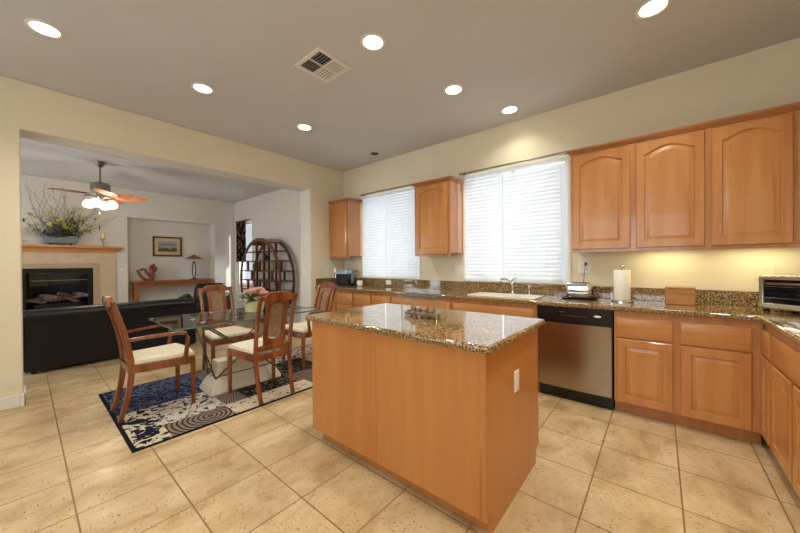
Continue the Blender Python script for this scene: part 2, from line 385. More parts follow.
for p in wl.data.polygons:
    c = p.center
    if -4.80 < c.x < XL-.001 and -.03 < c.y < 3.1 and c.z < 2.556: p.material_index = 1
# living room faces of the kitchen's opening wall are painted in the living room colour by a thin skim of its own wall
struct(MB().grid([YB, -.008, 3.093, YS], [0, 2.548, ZC], lambda y, z: not (-.008 < y < 3.093 and z < 2.548), 'X', -4.828, -4.8205).obj('wall_divider', 'lrwall', smooth=False))

def window(n, x0, x1, z0, z1, y0, y1, mull=True):
    f = MB()
    t = .045; yc = (y0+y1)/2
    for a, b in (((x0, yc, z0), (x0+t, yc+.05, z1)), ((x1-t, yc, z0), (x1, yc+.05, z1)), ((x0+t, yc, z0), (x1-t, yc+.05, z0+t)), ((x0+t, yc, z1-t), (x1-t, yc+.05, z1))): f.box(a, b)
    if mull: xm = (x0+x1)/2; f.box((xm-.022, yc, z0+t), (xm+.022, yc+.05, z1-t))
    r = struct(f.obj('window_%d' % n, 'white', bev=.004))
    p = MB().box((x0+t, yc+.02, z0+t), (x1-t, yc+.024, z1-t)).obj('pane', 'glass', r)
    return r
window(1, WIN[0][0], WIN[0][1], *WZ, YW, YW+.15)
window(2, WIN[1][0], WIN[1][1], *WZ, YW, YW+.15)
window(3, LW[0], LW[1], *LWZ, YS, YS+.15, False)
window(4, -3.7, .5, 1.02, 2.4, YB-.15, YB)  # made-up window behind the camera, added as an opening for the fill light
window(5, -8.1, -5.7, .08, 2.3, YB-.15, YB)
# white reveal and narrow casing round each kitchen window
for i, (a, b) in enumerate(WIN):
    m = MB()
    for p, q in (((a-.03, YW-.012, WZ[0]-.005), (a, YW-.0005, WZ[1]+.02)), ((b, YW-.012, WZ[0]-.005), (b+.03, YW-.0005, WZ[1]+.02)), ((a-.03, YW-.012, WZ[0]-.016), (b+.03, YW+.03, WZ[0]-.0005))): m.box(p, q)
    struct(m.obj('trim_%d' % (i+1), 'trim', bev=.002))
# baseboards
m = MB()
m.box((XL+.0005, YB+.02, 0), (XL+.014, -.034, .11)); m.box((-4.83, -.0075, 0), (XL+.014, .006, .11)); m.box((XL+.0005, -.034, 0), (XL+.014, .006, .11))
struct(m.obj('baseboard_left', 'trim', bev=.004))
struct(MB().box((XL-.3, 3.079, 0), (XL+.014, 3.0925, .11)).obj('baseboard_jamb', 'trim', bev=.004))
struct(MB().box((-9.08, YS-.014, 0), (-4.84, YS-.0005, .11)).obj('baseboard_side', 'trim', bev=.004))
struct(MB().box((XF+.0005, 1.33, 0), (XF+.014, NY[0], .11)).obj('baseboard_far', 'trim', bev=.004))

# ------------------------------------------------------------------ cabinets
def door_bm(w, h, arch=0, fr=.058, d=.02):
    n = 16; B = MB()
    def loop(i, y, top_i=None, rise=0):
        ti = i if top_i is None else top_i
        L = [Vector((i, y, i)), Vector((w-i, y, i))]
        for k in range(n+1):
            u = 1 - 2*k/n; x = w/2 + u*(w/2-i)
            au = min(1, abs(u)/.94)
            L.append(Vector((x, y, h-ti-rise + rise*(.5*(1+math.cos(PI*au)))**.52)))
        return L
    r = arch
    lp = [loop(0, 0), loop(0, -d+.004), loop(.004, -d), loop(fr, -d, fr-.01 if r else fr, r), loop(fr+.003, -d+.012, None, r), loop(fr+.012, -d+.012, None, r), loop(fr+.034, -d+.002, None, r), loop(fr+.036, -d+.002, None, r)]
    B.loops(lp)
    return B
def drawer_bm(w, h, d=.02):
    B = MB()
    def lp(i, y): return [Vector((i, y, i)), Vector((w-i, y, i)), Vector((w-i, y, h-i)), Vector((i, y, h-i))]
    B.loops([lp(0, 0), lp(0, -d+.006), lp(.004, -d+.003), lp(.012, -d)])
    return B
def add_door(par, x, z, w, h, arch=0):
    return door_bm(w, h, arch).obj('door', 'oak', par, loc=(x, -.0005, z))
def add_drawer(par, x, z, w, h):
    return drawer_bm(w, h).obj('drawer', 'oakh', par, loc=(x, -.0005, z))
def base_cabinet(label, x, y, rz, w, depth, fronts, group='base cabinets along the walls', toe=True):
    r = thing('base_cabinet', label, 'cabinet', (x, y, 0), rz, group)
    if 'sink base' in label: MB().prism([(0, .105), (depth, .105), (depth, .72), (.02, .72), (.02, .8755), (0, .8755)], 'X', 0, w).obj('body', 'oakd', r, bev=.001)
    else: MB().box((0, 0, .105), (w, depth, .8755)).obj('body', 'oakd', r, bev=.001)
    MB().box((0, .07, 0), (w, depth, .1045)).obj('toe_kick', 'oakd', r)
    for kind, fx, fz, fw, fh in fronts:
        if kind == 'd': add_door(r, fx, fz, fw, fh)
        else: add_drawer(r, fx, fz, fw, fh)
    return r
DEP = .6; FYB = 3.21
def std(w, n=1, m=.02):
    out = []; cw = (w-m*2-(n-1)*.045)/n
    for i in range(n):
        x = m+i*(cw+.045); out += [('w', x, .66, cw, .165), ('d', x, .115, cw, .53)]
    return out
base_cabinet('narrow oak base cabinet in the far corner behind the end dining chair', XL+.004, FYB, 0, .537, DEP, std(.537))
base_cabinet('oak drawer base cabinet directly below the coffee maker and mug', -3.975, FYB, 0, .392, DEP, std(.392))
base_cabinet('second oak drawer base cabinet from the far corner, below the left window', -3.581, FYB, 0, .386, DEP, std(.386))
base_cabinet('oak drawer base cabinet third from the far corner, just left of the wide drawer unit', -3.193, FYB, 0, .382, DEP, std(.382))
base_cabinet('wide oak base cabinet behind the glass box, between window and sink units', -2.809, FYB, 0, .937, DEP, [('w', .02, .66, .897, .165)] + [f for f in std(.937, 2) if f[0] == 'd'])
base_cabinet('oak sink base cabinet with a wide false drawer front left of the dishwasher', -1.87, FYB, 0, .948, DEP, [('w', .02, .66, .9, .165)] + [f for f in std(.948, 2) if f[0] == 'd'])
base_cabinet('two door oak base cabinet right of the stainless dishwasher', -.297, FYB, 0, .8415, DEP, [('w', .018, .655, .358, .165), ('d', .018, .112, .358, .53), ('w', .42, .655, .365, .165), ('d', .42, .112, .365, .53)])
base_cabinet('slim oak base cabinet in the right corner beside the two door unit', .547, FYB-.002, -PI/2, .235, DEP, [('w', .015, .66, .19, .165), ('d', .015, .115, .19, .53)])
base_cabinet('oak base cabinet below the cooktop at the right edge', .547, FYB-.239, -PI/2, .85, DEP, [('w', .02, .66, .81, .165), ('d', .02, .115, .385, .53), ('d', .445, .115, .385, .53)])

def wall_cabinet(label, x, w, doors, crown_l=True, crown_r=True, group='wall cabinets', white_side=False):
    y = 3.49; h = .965; z = 1.38; d = YW-.001-y
    r = thing('wall_cabinet', label, 'cabinet', (x, y, z), 0, group)
    MB().prism([(0, 0), (.02, 0), (.02, .04), (d, .04), (d, h), (0, h)], 'X', 0, w).obj('body', 'oakd', r, bev=.001)
    for dx, dw in doors: add_door(r, dx, .03, dw, h-.05, .055)
    L = []
    for o, zz in ((0, h+.0005), (.008, h+.0005), (.012, h+.012), (.028, h+.026), (.034, h+.038), (.034, h+.045), (0, h+.045)):
        a = o if crown_l else 0; b = o if crown_r else 0
        L.append([Vector((-a, -o, zz)), Vector((w+b, -o, zz)), Vector((w+b, d, zz)), Vector((-a, d, zz))])
    MB().loops(L).obj('crown_moulding', 'crown', r)
    return r
wall_cabinet('small oak wall cabinet in the far corner left of the left window', XL+.004, .505, [(.03, .445)], crown_l=False)
wall_cabinet('oak wall cabinet hung between the two windows', -2.62, .565, [(.03, .505)])
u = wall_cabinet('long oak wall cabinet with three arched doors right of the windows', -.68, XR+.68-.003, [(.022, .457), (.521, .438), (.998, .41), (1.43, .39)], crown_l=True, crown_r=False)

# ------------------------------------------------------------------ countertop, splash, sink
CT0, CT1 = .876, .914; CE = 3.17; SX = (-1.69, -.99); SY = (3.30, 3.60)
m = MB()
xs = [XL+.002, SX[0], SX[1], .515, XR-.002]; ys = [2.12, CE, SY[0], SY[1], YW-.002]
m.grid(xs, ys, lambda x, y: (y > CE or x > .515) and not (SX[0] < x < SX[1] and SY[0] < y < SY[1]), 'Z', CT0, CT1)
tag(m.obj('countertop', 'granite', bev=.01, seg=3), 'polished brown granite worktop running along the window wall and right corner', 'countertop')
m = MB(); bz = 1.036; e = .0008
m.box((XL+.022, YW-.022, CT1+e), (XR-.002, YW-.013, bz)); m.box((XL+.002, CE+.02, CT1+e), (XL+.0215, YW-.002, bz)); m.box((XR-.022, 2.12, CT1+e), (XR-.002, YW-.0225, bz))
tag(m.obj('backsplash', 'granite', bev=.002), 'low brown granite upstand against the wall behind the worktop', 'backsplash')
r = thing('sink', 'pale drop in kitchen sink set in the worktop under the right window', 'sink', (-1.34, 3.45, CT1))
m = MB()
def rl(w, d, z, rr): return [Vector((a, b, z)) for a, b in rrect(w, d, rr, 4)]
m.loops([rl(.76, .36, .0008, .03), rl(.76, .36, .008, .03), rl(.745, .345, .012, .03), rl(.69, .29, .012, .04), rl(.68, .28, .0, .04), rl(.64, .25, -.16, .05), rl(.60, .21, -.17, .05)], cap0=False)
m.obj('basin', 'sinkmat', r)
MB().lathe([(.03, -.1695), (.04, -.1675), (.038, -.165), (.0, -.166)], n=16).obj('drain', 'chrome', r)
r = thing('faucet', 'chrome kitchen faucet behind the sink', 'faucet', (-1.325, 3.668, CT1+.0005))
MB().lathe([(.028, 0), (.028, .006), (.02, .012), (.016, .03), (.016, .09), (.02, .1), (.02, .16), (.014, .172), (.0, .175)], n=18).obj('body', 'chrome', r)
MB().sweep([(0, -.01, .11), (-.03, -.06, .17), (-.05, -.1, .19), (-.07, -.15, .185), (-.08, -.17, .15)], [.012, .012, .012, .013, .014], 10).obj('spout', 'chrome', r)
MB().sweep([(0, 0, .172), (.02, .015, .19), (.05, .02, .2)], [(.012, .012), (.01, .008), (.008, .005)], 8).obj('lever', 'chrome', r)
r = thing('side_sprayer', 'small chrome spray head on the sink deck right of the faucet', 'sprayer', (-1.135, 3.668, CT1+.0005))
MB().lathe([(.022, 0), (.022, .005), (.015, .01), (.013, .05)], n=14).obj('base', 'chrome', r)
MB().lathe([(.012, .0505), (.017, .065), (.02, .1), (.016, .115), (0, .117)], n=14).obj('spray_head', 'steel', r)

# dishwasher
r = thing('dishwasher', 'stainless steel dishwasher with a black control panel', 'dishwasher', (-.915, FYB, 0))
w = .612
MB().box((.004, 0, .1), (w-.004, .58, .872)).obj('body', 'black', r)
MB().box((.004, .04, .0), (w-.004, .5, .0995)).obj('toe_panel', 'black', r)
def curved_front(w, z0, z1, bulge):
    L = []
    for k in range(9):
        uu = k/8; x = .012 + (w-.024)*uu; y = -.018 - bulge*math.sin(PI*uu)
        L.append([Vector((x, -.0005, z0)), Vector((x, y, z0)), Vector((x, y, z1)), Vector((x, -.0005, z1))])
    return MB().loops(L)
curved_front(w, .125, .725, .012).obj('door_panel', 'dwsteel', r)
m = curved_front(w, .729, .868, .006); cp = m.obj('control_panel', 'black', r)
MB().box((.05, -.0225, .79), (.17, -.0205, .835)).obj('handle_recess', 'blackglass', cp)
for k in range(9): MB().box((.21+k*.024, -.0262, .795), (.222+k*.024, -.0242, .799)).obj('button', 'steel', cp)
MB().box((.2, -.0262, .826), (.24, -.0242, .83)).obj('indicator_strip', 'steel', cp)
MB().prism([(.5+.028*math.cos(t*PI/8), .81+.009*math.sin(t*PI/8)) for t in range(16)], 'Y', -.0255, -.0225).obj('badge', 'white', cp)

# ------------------------------------------------------------------ blinds
def blind(label, x0, x1, ztop, zbot, extra=0):
    yb = YW - .03
    r = thing('window_blind', label, 'blind', ((x0+x1)/2, yb, zbot), 0, 'slatted blinds at the kitchen windows')
    w = (x1-x0)/2; H = ztop-zbot
    MB().box((-w, -.022, H-.04), (w, .022, H)).obj('headrail', 'slat', r, bev=.002)
    n = int((H-.06)/.0455); m = MB(); tl = math.radians(74)
    for k in range(n):
        z = .028 + k*.0455 + .018
        L = []
        for q in range(5):
            s = -1 + q/2; cy = s*.0305; cz = .004*(1-s*s)
            yy = cy*math.cos(tl) - cz*math.sin(tl); zz = cy*math.sin(tl) + cz*math.cos(tl)
            L.append((yy, zz))
        lp = lambda x: [Vector((x, a, z+b)) for a, b in L] + [Vector((x, a+.0012, z+b+.0022)) for a, b in L[::-1]]
        m.loops([lp(-w+.003), lp(w-.003)])
    m.obj('slats', 'slat', r)
    MB().box((-w+.003, -.02, 0), (w-.003, .02, .022)).obj('bottom_rail', 'slat', r, bev=.002)
    m = MB()
    for fx in (-.55, .55):
        m.sweep([(fx*w, -.026, .01), (fx*w, -.026, H-.03)], .0016, 5, up=(0, 1, 0))
    m.obj('ladder_cords', 'white', r)
    if extra: MB().sweep([(-w+.05, -.03, H-.04), (-w+.05, -.032, H-.6)], .004, 6, up=(0, 1, 0)).obj('tilt_wand', 'white', r)
    return r
zb = WZ[0]+.004
blind('white slatted blind filling the left half of the left kitchen window', -3.985, -3.452, 2.44, zb)
blind('white slatted blind filling the right half of the left kitchen window', -3.445, -2.80, 2.44, zb)
blind('white slatted blind on the left half of the right kitchen window', -2.01, -1.492, 2.44, zb)
blind('white slatted blind on the right half of the right kitchen window, beside the long cabinet', -1.482, -.83, 2.44, zb+.01)
for i, (a, b) in enumerate(WIN):
    r = thing('curtain_rod', ('thin grey rod above the left kitchen window', 'thin grey rod above the right kitchen window')[i], 'curtain rod', ((a+b)/2, YW-.07, WZ[1]+.01), 0, 'rods above the kitchen windows')
    w = (b-a)/2
    MB().sweep([(-w-.045 if i else -w+.005, 0, 0), (w+.02, 0, 0)], .011, 10).obj('rod', 'pewter', r)
    for s in (-1, 1): MB().box((s*(w-.02)-.006, .0, -.012), (s*(w-.02)+.006, .069, .006)).obj('bracket', 'pewter', r)

# ------------------------------------------------------------------ island
IX0, IX1, IY0, IY1 = -1.955, -.612, 1.345, 2.15
r = thing('kitchen_island', 'maple kitchen island standing in the middle of the tiled floor', 'kitchen island', ((IX0+IX1)/2, (IY0+IY1)/2, 0))
cx, cy = (IX0+IX1)/2, (IY0+IY1)/2; hw, hd = (IX1-IX0)/2, (IY1-IY0)/2
MB().box((-hw+.004, -hd+.02, .09), (hw-.022, hd-.004, .8755)).obj('body', 'maple', r)
xm = -1.311-cx
MB().box((-hw, -hd, .088), (xm-.001, -hd+.0195, .8755)).obj('front_panel', 'maple', r, bev=.0015)
MB().box((xm+.001, -hd, .088), (hw-.032, -hd+.0195, .8755)).obj('front_panel', 'maple', r, bev=.0015)
MB().box((-hw+.05, -hd+.065, 0), (hw-.0215, hd-.06, .0875)).obj('toe_kick', 'oakd', r)
# end panel with notches over the toe kick, front and back
poly = [(-hd+.06, 0), (hd-.06, 0), (hd-.06, .09), (hd, .1), (hd, .8755), (-hd+.0, .8755), (-hd+.0, .088), (-hd+.06, .088)]
MB().prism(poly, 'X', hw-.021, hw).obj('end_panel', 'maple', r, bev=.001)
MB().box((hw-.031, -hd, .088), (hw-.0215, -hd+.0195, .8755)).obj('corner_strip', 'oakd', r)
p = MB().box((hw+.0005, 1.738-cy-.035, .575), (hw+.006, 1.738-cy+.035, .69)).obj('outlet_plate', 'white', r, bev=.003)
m = MB()
for zz in (.605, .65): m.box((hw+.0062, 1.738-cy-.012, zz-.012), (hw+.008, 1.738-cy+.012, zz+.012))
m.obj('socket', 'ivory', p)
m = MB().box((-1.99-cx, 1.305-cy, .8765), (-.575-cx, 2.188-cy, .9145)); m.obj('worktop', 'granite', r, bev=.014, seg=4)

# ------------------------------------------------------------------ ceiling fittings
LPOS = [(-3.40, .116, 'round recessed ceiling light nearest the left edge'), (-3.395, 1.126, 'recessed ceiling light above the armchair end of the dining table'), (-1.696, 1.74, 'recessed ceiling light beside the air vent'), (-3.40, 2.257, 'recessed ceiling light above the far end of the dining table'), (-1.557, 2.725, 'recessed ceiling light in the middle of the kitchen, left of the one by the wall'), (-1.284, 3.49, 'recessed ceiling light close to the window wall throwing a glow on it'), (-.03, 2.719, 'recessed ceiling light nearest the long wall cabinet')]
def can(x, y, label, on=True, k=1, power=46):
    r = thing('recessed_light', label, 'ceiling light', (x, y, ZC), 0, 'recessed ceiling lights')
    m = MB(); m.lathe([(.075*k, -.001), (.098*k, -.001), (.097*k, -.006), (.08*k, -.009), (.075*k, -.006)], n=28, cap=False)
    m.obj('trim_ring', 'trim' if on else 'pewter', r)
    MB().lathe([(.074*k, -.0012), (.074*k, -.0055), (.05*k, -.008), (0, -.0085)], n=24).obj('lens', 'lens' if on else 'grate', r)
    if on:
        l = bpy.data.lights.new('lamp', 'SPOT'); l.energy = power; l.spot_size = math.radians(138); l.spot_blend = .7; l.shadow_soft_size = .06; l.color = (1, .93, .8)
        o = bpy.data.objects.new('lamp', l); COL.objects.link(o); o.parent = r; o.location = (0, 0, -.03)
for x, y, lb in LPOS: can(x, y, lb, power=15 if y > 3.3 else 46)
can(.02, 1.25, 'added unseen recessed ceiling light overhead at the right, just above the top edge of the view', power=84)  # extra fitting added out of view to brighten the right of the kitchen
can(.45, -.2, 'added unseen recessed ceiling light behind the viewpoint on the right', power=62)  # second unseen fitting, added as fill from behind the camera
can(-1.7, .45, 'added unseen recessed ceiling light overhead between the island and the left wall', power=15)  # weak third fitting, unseen, added as overhead fill before the island
can(-3.397, 3.50, 'unlit grey recessed fitting in the ceiling corner above the coffee maker', False, .72)
r = thing('ceiling_vent', 'square white ceiling air vent with four louvred quarters', 'vent', (-2.227, 1.67, ZC))
m = MB(); h = .172
m.grid([-h, -.14, -.006, .006, .14, h], [-h, -.14, -.006, .006, .14, h], lambda a, b: not ((.006 < abs(a) < .14) and (.006 < abs(b) < .14)), 'Z', -.012, -.001)
m.obj('frame', 'trim', r, bev=.002)
MB().box((-.139, -.139, -.003), (.139, .139, -.0015)).obj('backing', 'grate', r)
for qx, qy, hor, tl in ((-1, -1, 0, .9), (1, 1, 0, -.9), (-1, 1, 1, -.9), (1, -1, 1, .9)):
    m = MB()
    for k in range(5):
        c = .02 + k*.0265
        M4 = Matrix.Translation((qx*(c if not hor else .073), qy*(.073 if not hor else c), -.008)) @ (Matrix.Rotation(tl, 4, 'Y') if not hor else Matrix.Rotation(tl, 4, 'X'))
        a, b = ((-.007, -.066), (.007, .066)) if not hor else ((-.066, -.007), (.066, .007))
        m.box((a[0], a[1], -.0006), (b[0], b[1], .0006), M4)
    m.obj('louvre', 'trim', r)

# under-cabinet lights
for x, lb in ((.06, 'warm strip light under the long wall cabinet above the paper towel'), (.62, 'warm strip light under the long wall cabinet above the toaster oven')):
    r = thing('under_cabinet_light', lb, 'strip light', (x, 3.66, 1.4195), 0, 'strip lights under the wall cabinet')
    MB().box((-.19, -.03, -.02), (.19, .03, -.0005)).obj('housing', 'white', r, bev=.003)
    MB().box((-.17, -.02, -.0235), (.17, .02, -.0205)).obj('diffuser', 'tube', r)
    area('lamp', (0, 0, -.026), (0, 0, 0), .34, .04, 1.2, (1, .85, .47), r)

# ------------------------------------------------------------------ counter items
r = thing('toaster', 'chrome two slice toaster on a black tray right of the sink', 'toaster', (-.63, 3.62, CT1+.0125))
m = MB(); L = []
for z, w_, d_ in ((0, .225, .14), (.02, .235, .15), (.10, .235, .15), (.13, .22, .135), (.14, .19, .1)): L.append([Vector((a, b, z+.012)) for a, b in rrect(w_, d_, .035, 4)])
m.loops(L); m.obj('body', 'chrome', r)
m = MB()
for yy in (-.028, .028): m.box((-.075, yy-.012, .1521), (.075, yy+.012, .1535))
m.obj('slots', 'grate', r)
MB().box((-.12, -.075, .0), (.12, .075, .0118)).obj('base', 'black', r, bev=.004)
MB().box((-.13, -.012, .07), (-.1182, .012, .085)).obj('lever', 'black', r, bev=.003)
MB().box((.1182, -.02, .03), (.127, .02, .09)).obj('end_trim', 'black', r, bev=.003)
MB().sweep([(.0, .078, .03), (.0, .12, .02), (.012, .155, .12), (.022, .166, .26), (.03, .17, .34)], .003, 6).obj('cord', 'black', r)
MB().box((.018, .166, .325), (.044, .187, .355)).obj('plug', 'black', r, bev=.003)
m = MB(); m.loops([[Vector((a, b, z)) for a, b in rrect(w_, d_, .03, 4)] for z, w_, d_ in ((.0005, .28, .17), (.004, .3, .19), (.011, .315, .2), (.009, .3, .19), (.0055, .28, .17))])
tag(m.obj('tray', 'black', loc=(-.63, 3.62, CT1)), 'shallow black tray under the chrome toaster', 'tray')
r = thing('paper_towel_holder', 'chrome stand holding a white paper towel roll right of the toaster', 'towel holder', (-.27, 3.58, CT1+.0005))
MB().lathe([(.085, 0), (.085, .008), (.075, .014), (.01, .016)], n=28).obj('base', 'chrome', r)
MB().lathe([(.008, .0165), (.008, .31), (.016, .315), (.019, .33), (.012, .345), (0, .348)], n=14).obj('post', 'steel', r)
MB().sweep([(-.078, -.01, .0145), (-.078, -.01, .1), (-.07, -.02, .15)], .003, 6, up=(1, 0, 0)).obj('side_arm', 'chrome', r)
m = MB(); m.lathe([(.02, 0), (.063, 0), (.066, .004), (.066, .274), (.063, .278), (.02, .278)], n=32, cap=False); m.lathe([(.02, .278), (.02, 0)], n=32, cap=False)
tag(m.obj('paper_towel_roll', 'paper', loc=(-.27, 3.58, CT1+.0175)), 'white paper towel roll standing on its chrome holder', 'paper towel')
r = thing('wooden_box', 'small tan wooden box with hinged lid against the backsplash', 'box', (.135, 3.62, CT1+.0005))
MB().box((-.095, -.05, 0), (.095, .05, .128)).obj('body', 'bamboo', r, bev=.003)
MB().box((-.097, -.052, .1288), (.097, .052, .152)).obj('lid', 'bamboo', r, bev=.003)
m = MB()
for k in range(6): m.box((-.082+k*.013, -.0524, .136), (-.073+k*.013, -.0521, .141))
m.obj('small_marking', 'darkc', r)
# toaster oven, set diagonally in the corner
r = thing('toaster_oven', 'stainless toaster oven with a glass door in the right corner', 'toaster oven', (.825, 3.475, CT1), math.radians(-42))
MB().box((-.215, -.13, .02), (.215, .17, .265)).obj('body', 'steel', r, bev=.006)
m = MB(); m.grid([-.21, -.185, .12, .21], [.03, .062, .235, .26], lambda a, b: not (-.185 < a < .12 and .062 < b < .235), 'Y', -.15, -.1305); m.obj('front_frame', 'steel', r, bev=.003)
MB().box((-.184, -.1395, .063), (.119, -.1365, .234)).obj('door_glass', 'boxglass', r)
MB().box((-.184, -.1363, .063), (.119, -.131, .234)).obj('cavity', 'blackglass', r)
m = MB()
for z in (.1, .135, .17): m.sweep([(-.18, -.1378, z), (.115, -.1378, z)], .0012, 6)
for z in (.105, .185): m.sweep([(-.18, -.1378, z), (.115, -.1378, z)], .003, 6)
m.obj('wire_rack', 'chrome', r)
MB().sweep([(-.15, -.158, .205), (-.15, -.17, .208), (.09, -.17, .208), (.09, -.158, .205)], .007, 8).obj('handle', 'chrome', r)
for z in (.08, .135, .19): MB().lathe([(.018, 0), (.016, .015), (0, .016)], n=14, M4=Matrix.Rotation(PI/2, 4, 'X'), c=(.165, -.1505, z)).obj('knob', 'black', r)
for sx in (-.19, .19):
    for sy in (-.11, .15): MB().lathe([(.016, .0008), (.018, .0195)], n=10, c=(sx, sy, 0)).obj('foot', 'black', r)
r = thing('cooktop', 'black glass cooktop with a steel rim set in the right worktop', 'cooktop', (.845, 2.62, CT1+.0005))
MB().grid([-.265, -.245, .245, .265], [-.39, -.37, .37, .39], lambda a, b: abs(a) > .245 or abs(b) > .37, 'Z', 0, .006).obj('rim', 'steel', r, bev=.002)
MB().box((-.2445, -.3695, 0), (.2445, .3695, .005)).obj('glass_top', 'blackglass', r)
for bxx, byy, rr in ((-.12, .2, .1), (.12, .2, .075), (-.12, -.17, .075), (.12, -.17, .1)): MB().lathe([(rr, .0051), (rr, .0056), (rr-.006, .0056), (rr-.006, .0051)], n=32, c=(bxx, byy, 0), cap=False).obj('burner_ring', 'pewter', r)
# coffee maker and mug
r = thing('coffee_maker', 'black and silver coffee maker on the worktop in the far corner', 'coffee maker', (-4.19, 3.55, CT1+.0005), math.radians(25))
MB().box((-.13, -.12, 0), (.13, .12, .03)).obj('base', 'black', r, bev=.006)
MB().box((-.13, .02, .0305), (.13, .12, .2)).obj('tank', 'silverblue', r, bev=.01)
m = MB(); m.loops([[Vector((a, b, z)) for a, b in rrect(w_, d_, .04, 4)] for z, w_, d_ in ((.2005, .27, .24), (.25, .26, .235), (.275, .22, .2))]); m.obj('brew_head', 'silverblue', r)
MB().box((-.115, -.1, .032), (.115, .018, .198)).obj('front_panel', 'black', r, bev=.006)
MB().sweep([(-.135, -.03, .22), (-.175, -.03, .2), (-.175, -.03, .1), (-.135, -.03, .07)], .012, 8).obj('handle', 'black', r)
MB().sweep([(.1, .11, .21), (.16, .13, .25), (.22, .12, .22), (.26, .11, .1), (.22, .1, .01)], .004, 6).obj('cord', 'black', r)
r = thing('mug', 'small white mug on the worktop right of the coffee maker', 'mug', (-3.86, 3.6, CT1+.0005))
MB().lathe([(.03, 0), (.042, .01), (.045, .09), (.041, .09), (.038, .014), (0, .012)], n=20).obj('cup', 'white', r)
MB().sweep([(-.043, 0, .075), (-.07, 0, .07), (-.074, 0, .045), (-.06, 0, .025), (-.042, 0, .022)], .006, 8, up=(0, 1, 0)).obj('handle', 'white', r)

def plate(label, x, z, w=.075, h=.118, gang=('s',), y=YW, rz=0, X=None, mat='white', name='wall_outlet', cat='outlet'):
    r = thing(name, label, cat, (x, y-.0005, z), rz, None)
    MB().box((-w/2, -.006, -h/2), (w/2, 0, h/2)).obj('cover_plate', mat, r, bev=.003)
    for i, g in enumerate(gang):
        xx = (i-(len(gang)-1)/2)*.046
        if g == 's':
            for zz in (-.021, .021):
                f = MB().prism([(xx+.016*math.cos(t*PI/8), zz+.014*math.sin(t*PI/8)) for t in range(16)], 'Y', -.0078, -.0062).obj('socket', mat, r)
                m = MB()
                for dx in (-.006, .006): m.box((xx+dx-.0012, -.0083, zz-.002), (xx+dx+.0012, -.0079, zz+.007))
                m.obj('slots', 'grate', f)
        else:
            MB().box((xx-.016, -.009, -.032), (xx+.016, -.0062, .032)).obj('rocker', mat, r, bev=.002)
    return r
plate('double white switch plate on the wall below the middle wall cabinet', -2.115, 1.195, .118, .118, ('r', 's'), name='switch_plate', cat='switch')
plate('double white wall plate above the toaster with its cord plugged in', -.615, 1.225, .118, .118, ('r', 's'))
plate('ivory socket plate on the wall beside the toaster oven', .655, 1.19, .1, .118, ('s',), mat='ivory')
plate('small white socket plate in the granite backsplash below the left window', -3.39, .978, .11, .07, ('r',), y=YW-.0225)
plate('white switch on the right jamb of the living room opening', -4.7, 1.15, .09, .118, ('r',), y=3.093, name='switch_plate', cat='switch')
plate('tiny white switch on the chimney wall beside the mantel', -1.0, 1.18, .07, .05, ('r',), y=0, name='switch_plate', cat='switch')
sw = [o for o in COL.objects if o.get('label', '').startswith('tiny white switch')][0]; sw.location = (XF+.0005, 1.375, 1.2); sw.rotation_euler = (0, 0, PI/2)

# glass box of stones on the island
r = thing('glass_box', 'clear glass box of brown stones with a grey lid on the island', 'glass box', (-1.262, 1.768, .9150), math.radians(-3))
m = MB(); gw, gd, gh, tk = .148, .048, .136, .004
m.box((-gw, -gd, 0), (gw, gd, tk)); m.box((-gw, -gd, tk), (gw, -gd+tk, gh)); m.box((-gw, gd-tk, tk), (gw, gd, gh)); m.box((-gw, -gd+tk, tk), (-gw+tk, gd-tk, gh)); m.box((gw-tk, -gd+tk, tk), (gw, gd-tk, gh))
m.obj('glass', 'boxglass', r)
m = MB(); m.grid([-gw-.003, -gw+.006, gw-.006, gw+.003], [-gd-.003, -gd+.006, gd-.006, gd+.003], lambda a, b: abs(a) > gw-.006 or abs(b) > gd-.006, 'Z', gh, gh+.02); m.obj('rim', 'lidgrey', r, bev=.002)
m = MB()
for sx in (-1, 1):
    for sy in (-1, 1): m.box((sx*(gw+.0025)-.0025, sy*(gd+.0025)-.0025, 0), (sx*(gw+.0025)+.0025, sy*(gd+.0025)+.0025, gh-.0005))
m.obj('corner_strips', 'chrome', r)
rng = random.Random(4)
def stone(c, s, i, mat):
    q = rng.random()*PI; B = MB(); B.ball((0, 0, 0), s, 12, (1.25, .85, .75), Matrix.Rotation(q, 4, 'Z') @ Matrix.Rotation(rng.uniform(-.5, .5), 4, 'Y'))
    for v in B.bm.verts:
        v.co *= 1 + .12*math.sin(v.co.x*130+i) * math.cos(v.co.y*110+2*i)
    o = B.obj('decorative_stone', mat, loc=c)
    return o
k = 0
for i in range(6):
    for j in range(2):
        c = (-1.262-.12+i*.048, 1.768-.023+j*.046-i*.0025+.006, .9150+.0045+.019)
        tag(stone(c, .0225, k, 'pebble' if (i+j) % 3 else 'pebbleg'), 'brown or grey stone lying on the floor of the glass box', 'stone', 'stones in the glass box'); k += 1
for i in range(4):
    c = (-1.262-.085+i*.056, 1.768-.001-i*.0025+.004, .9150+.0045+.048)
    tag(stone(c, .021, k, 'pebbleg' if i % 2 else 'pebble'), 'stone heaped on top of the others in the glass box', 'stone', 'upper stones in the glass box'); k += 1

